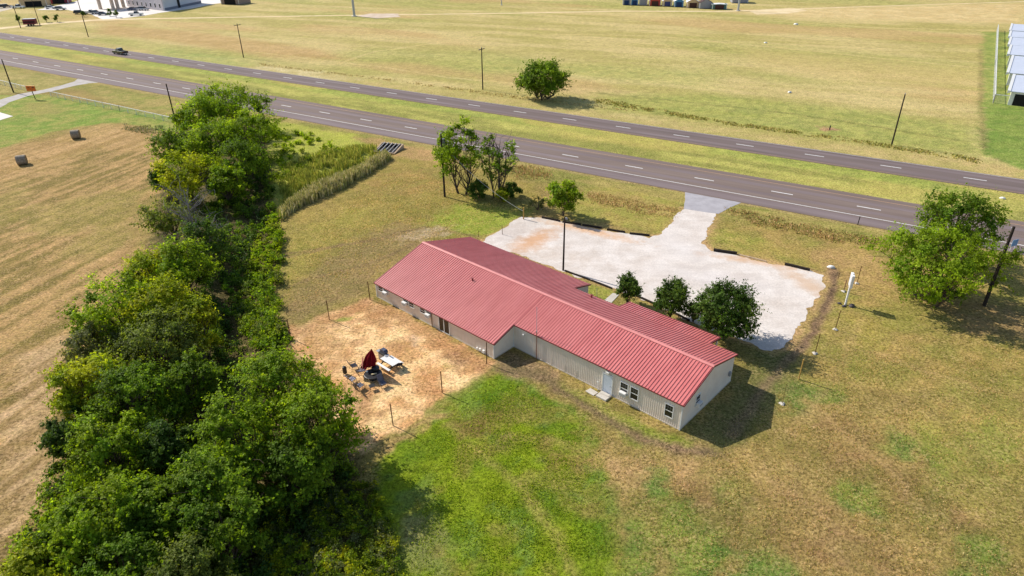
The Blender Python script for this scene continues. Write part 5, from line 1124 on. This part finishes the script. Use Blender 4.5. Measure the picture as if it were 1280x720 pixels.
BL, DBL, RD, GR, TN, DK = mt('blue_siding', 70, 130, 176), mt('navy_door', 24, 56, 104), mt('red_siding', 186, 66, 60), mt('grey_siding', 150, 150, 160), mt('tan_siding', 206, 178, 140), mt('brown_door', 76, 44, 40)
M_WROOF = mat('white_roof', lin(226, 226, 228), .5, .3, var=.04)
for px, py, w, l, a, b, c in ((783, 6.5, 3.6, 'pale shed with a navy door, first of the coloured row', GR, DBL, M_WROOF), (793, 6.8, 3.4, 'blue shed with a navy door', BL, DBL, M_WROOF), (804, 7, 3.6, 'plain grey shed between the blue one and the red one', GR, GR, M_WROOF),
        (818.5, 7.6, 5.2, 'red shed with a brown door', RD, DK, M_WROOF), (834, 8.2, 4.2, 'pale shed with a slate blue door beside the red one', TN, mt('slate_door', 66, 70, 120), M_WROOF), (848.5, 9, 4.2, 'small bright blue shed with a white roof', BL, DBL, M_WROOF), (866, 10, 5.4, 'tan shed with a wide dark brown door', TN, DK, M_WROOF), (882, 11, 5.6, 'grey shed with a dark roof', GR, GR, DK)):
    shed(px, py, w, 5, 2.5, R(-8), l, a, b, c)
t = shed(899, 12, 6.4, 4, 2.2, R(-8), 'low white roofed stall with dark openings, last of the row by the steel pole', mt('teal_siding', 70, 110, 112), DK, M_WROOF, gable=False, name='open_stall')
shed(925, 4, 7.5, 6, 3.0, R(-8), 'pale grey shed behind the steel pole', GR, GR, M_WROOF); 
shed(288, 5.8, 11, 9, 3.4, R(-18), 'small brown grey building with two openings right of the large pale one', mt('taupe_siding', 150, 132, 126), M_DARK, M_SLATE, None, name='small_building')
shed(43, 8.5, 12, 8, 3.0, R(20), 'maroon roofed house behind the sandy track', TN, M_DARK, mt('maroon_roof', 128, 66, 70), None, name='far_house')
shed(74, 4.5, 9, 8, 3.4, R(20), 'small maroon walled building behind the parked silver car', mt('maroon_siding', 130, 50, 66), M_DARK, M_SLATE, None, name='far_house')
# white roofed storage row
M_SROOF = mat('pale_blue_roof', lin(196, 202, 216), .5, .4, var=.04, scale=.3)
gs = 'white roofed storage units at the right edge'
sl = ['nearest', 'second', 'third', 'fourth', 'fifth', 'farthest']
for k, (py0, py1, px0) in enumerate(((114, 87, 1263.5), (91, 63, 1261.5), (68, 53, 1262), (56, 44, 1262.5), (46, 37, 1263), (38, 27.5, 1264))):
    a = G(px0, py0, 3.0); b = G(px0 + (py0 - py1) * .30, py1, 3.6); d = (Vector((b.x, b.y)) - Vector((a.x, a.y))).length * .70; rz = math.atan2(b.y - a.y, b.x - a.x) - math.pi / 2
    t = thing('storage_unit', sl[k] + ' long storage unit with a pale blue white roof at the right edge', 'storage unit', (a.x, a.y, 0), rz, gs); Lx = 34
    MB().bb(.2, Lx, .3, d - .2, 0, 2.8).build('wall', M_WHITE, t)
    MB().add([(0, 0, 2.82), (Lx, 0, 2.82), (Lx, d, 3.45), (0, d, 3.45), (0, 0, 3.0), (Lx, 0, 3.0), (Lx, d, 3.63), (0, d, 3.63)], [(0, 3, 2, 1), (4, 5, 6, 7), (0, 1, 5, 4), (1, 2, 6, 5), (2, 3, 7, 6), (3, 0, 4, 7)]).build('roof', M_SROOF, t)
    MB().add([(-.6, -.05, 2.5), (-.003, -.05, 2.7), (-.003, d, 3.4), (-.6, d, 3.2), (-.6, -.05, 3.15), (-.003, -.05, 3.1), (-.003, d, 3.75), (-.6, d, 3.8)], [(0, 3, 2, 1), (4, 5, 6, 7), (0, 1, 5, 4), (1, 2, 6, 5), (2, 3, 7, 6), (3, 0, 4, 7)]).build('fascia', M_WHITE, t)
    for j in range(5): MB().bb(1.0 + j * 3.4, 3.9 + j * 3.4, .2, .297, .05, 2.45).build('door', M_DARK if k == 0 and j < 3 else M_GREY, t)
# far small shrubs by the track
for i, (px, py, h_) in enumerate(((24, 28, 3), (58.5, 28, 3), (72, 27.5, 3.2), (105, 21, 2.5), (138, 20.5, 3.2), (145.5, 22, 3.5))):
    tree('shrub', ['small dark shrub beside the first pole on the sandy track', 'small dark shrub right of the maroon trailer', 'small dark shrub further right of the maroon trailer', 'small shrub between the parked pickups and the pole', 'small shrub at the corner of the pale car park', 'small shrub standing where the car park meets the track'][i], G2(px, py), h_, h_ * .32, 'dark', 300 + i, nc=8, ntw=10, nl=6, size=.4, base=.1, cat='shrub')

# short tufts standing out of the near lawn
M_TUFT = leaf_material('lawn_blade', .5, (1, 1, .9, 1))
LAWN = [lin(122, 142, 24), lin(150, 162, 44), lin(92, 118, 22), lin(136, 146, 30)]
KW = dict(even=True, gain=1.55, m=M_TUFT)
blades('grass', poly((505, 560), (560, 505), (625, 462), (690, 500), (755, 560), (785, 720), (790, 770), (480, 770), (500, 650)), 42000, .04, .13, LAWN, 51, .9, .022, 2.5, **KW)
TUFT = [lin(206, 172, 122), lin(170, 146, 86), lin(132, 130, 58), lin(186, 154, 102), lin(120, 122, 54)]
blades('grass', poly((640, 540), (740, 530), (850, 565), (960, 500), (1040, 420), (1340, 420), (1350, 790), (780, 790), (760, 600)), 45000, .04, .13, TUFT, 52, .9, .022, 2.5, **KW)
blades('grass', poly((355, 300), (480, 215), (560, 215), (650, 260), (600, 295), (470, 345), (355, 405)), 26000, .05, .14, TUFT, 53, .9, .028, 3.0, **KW)
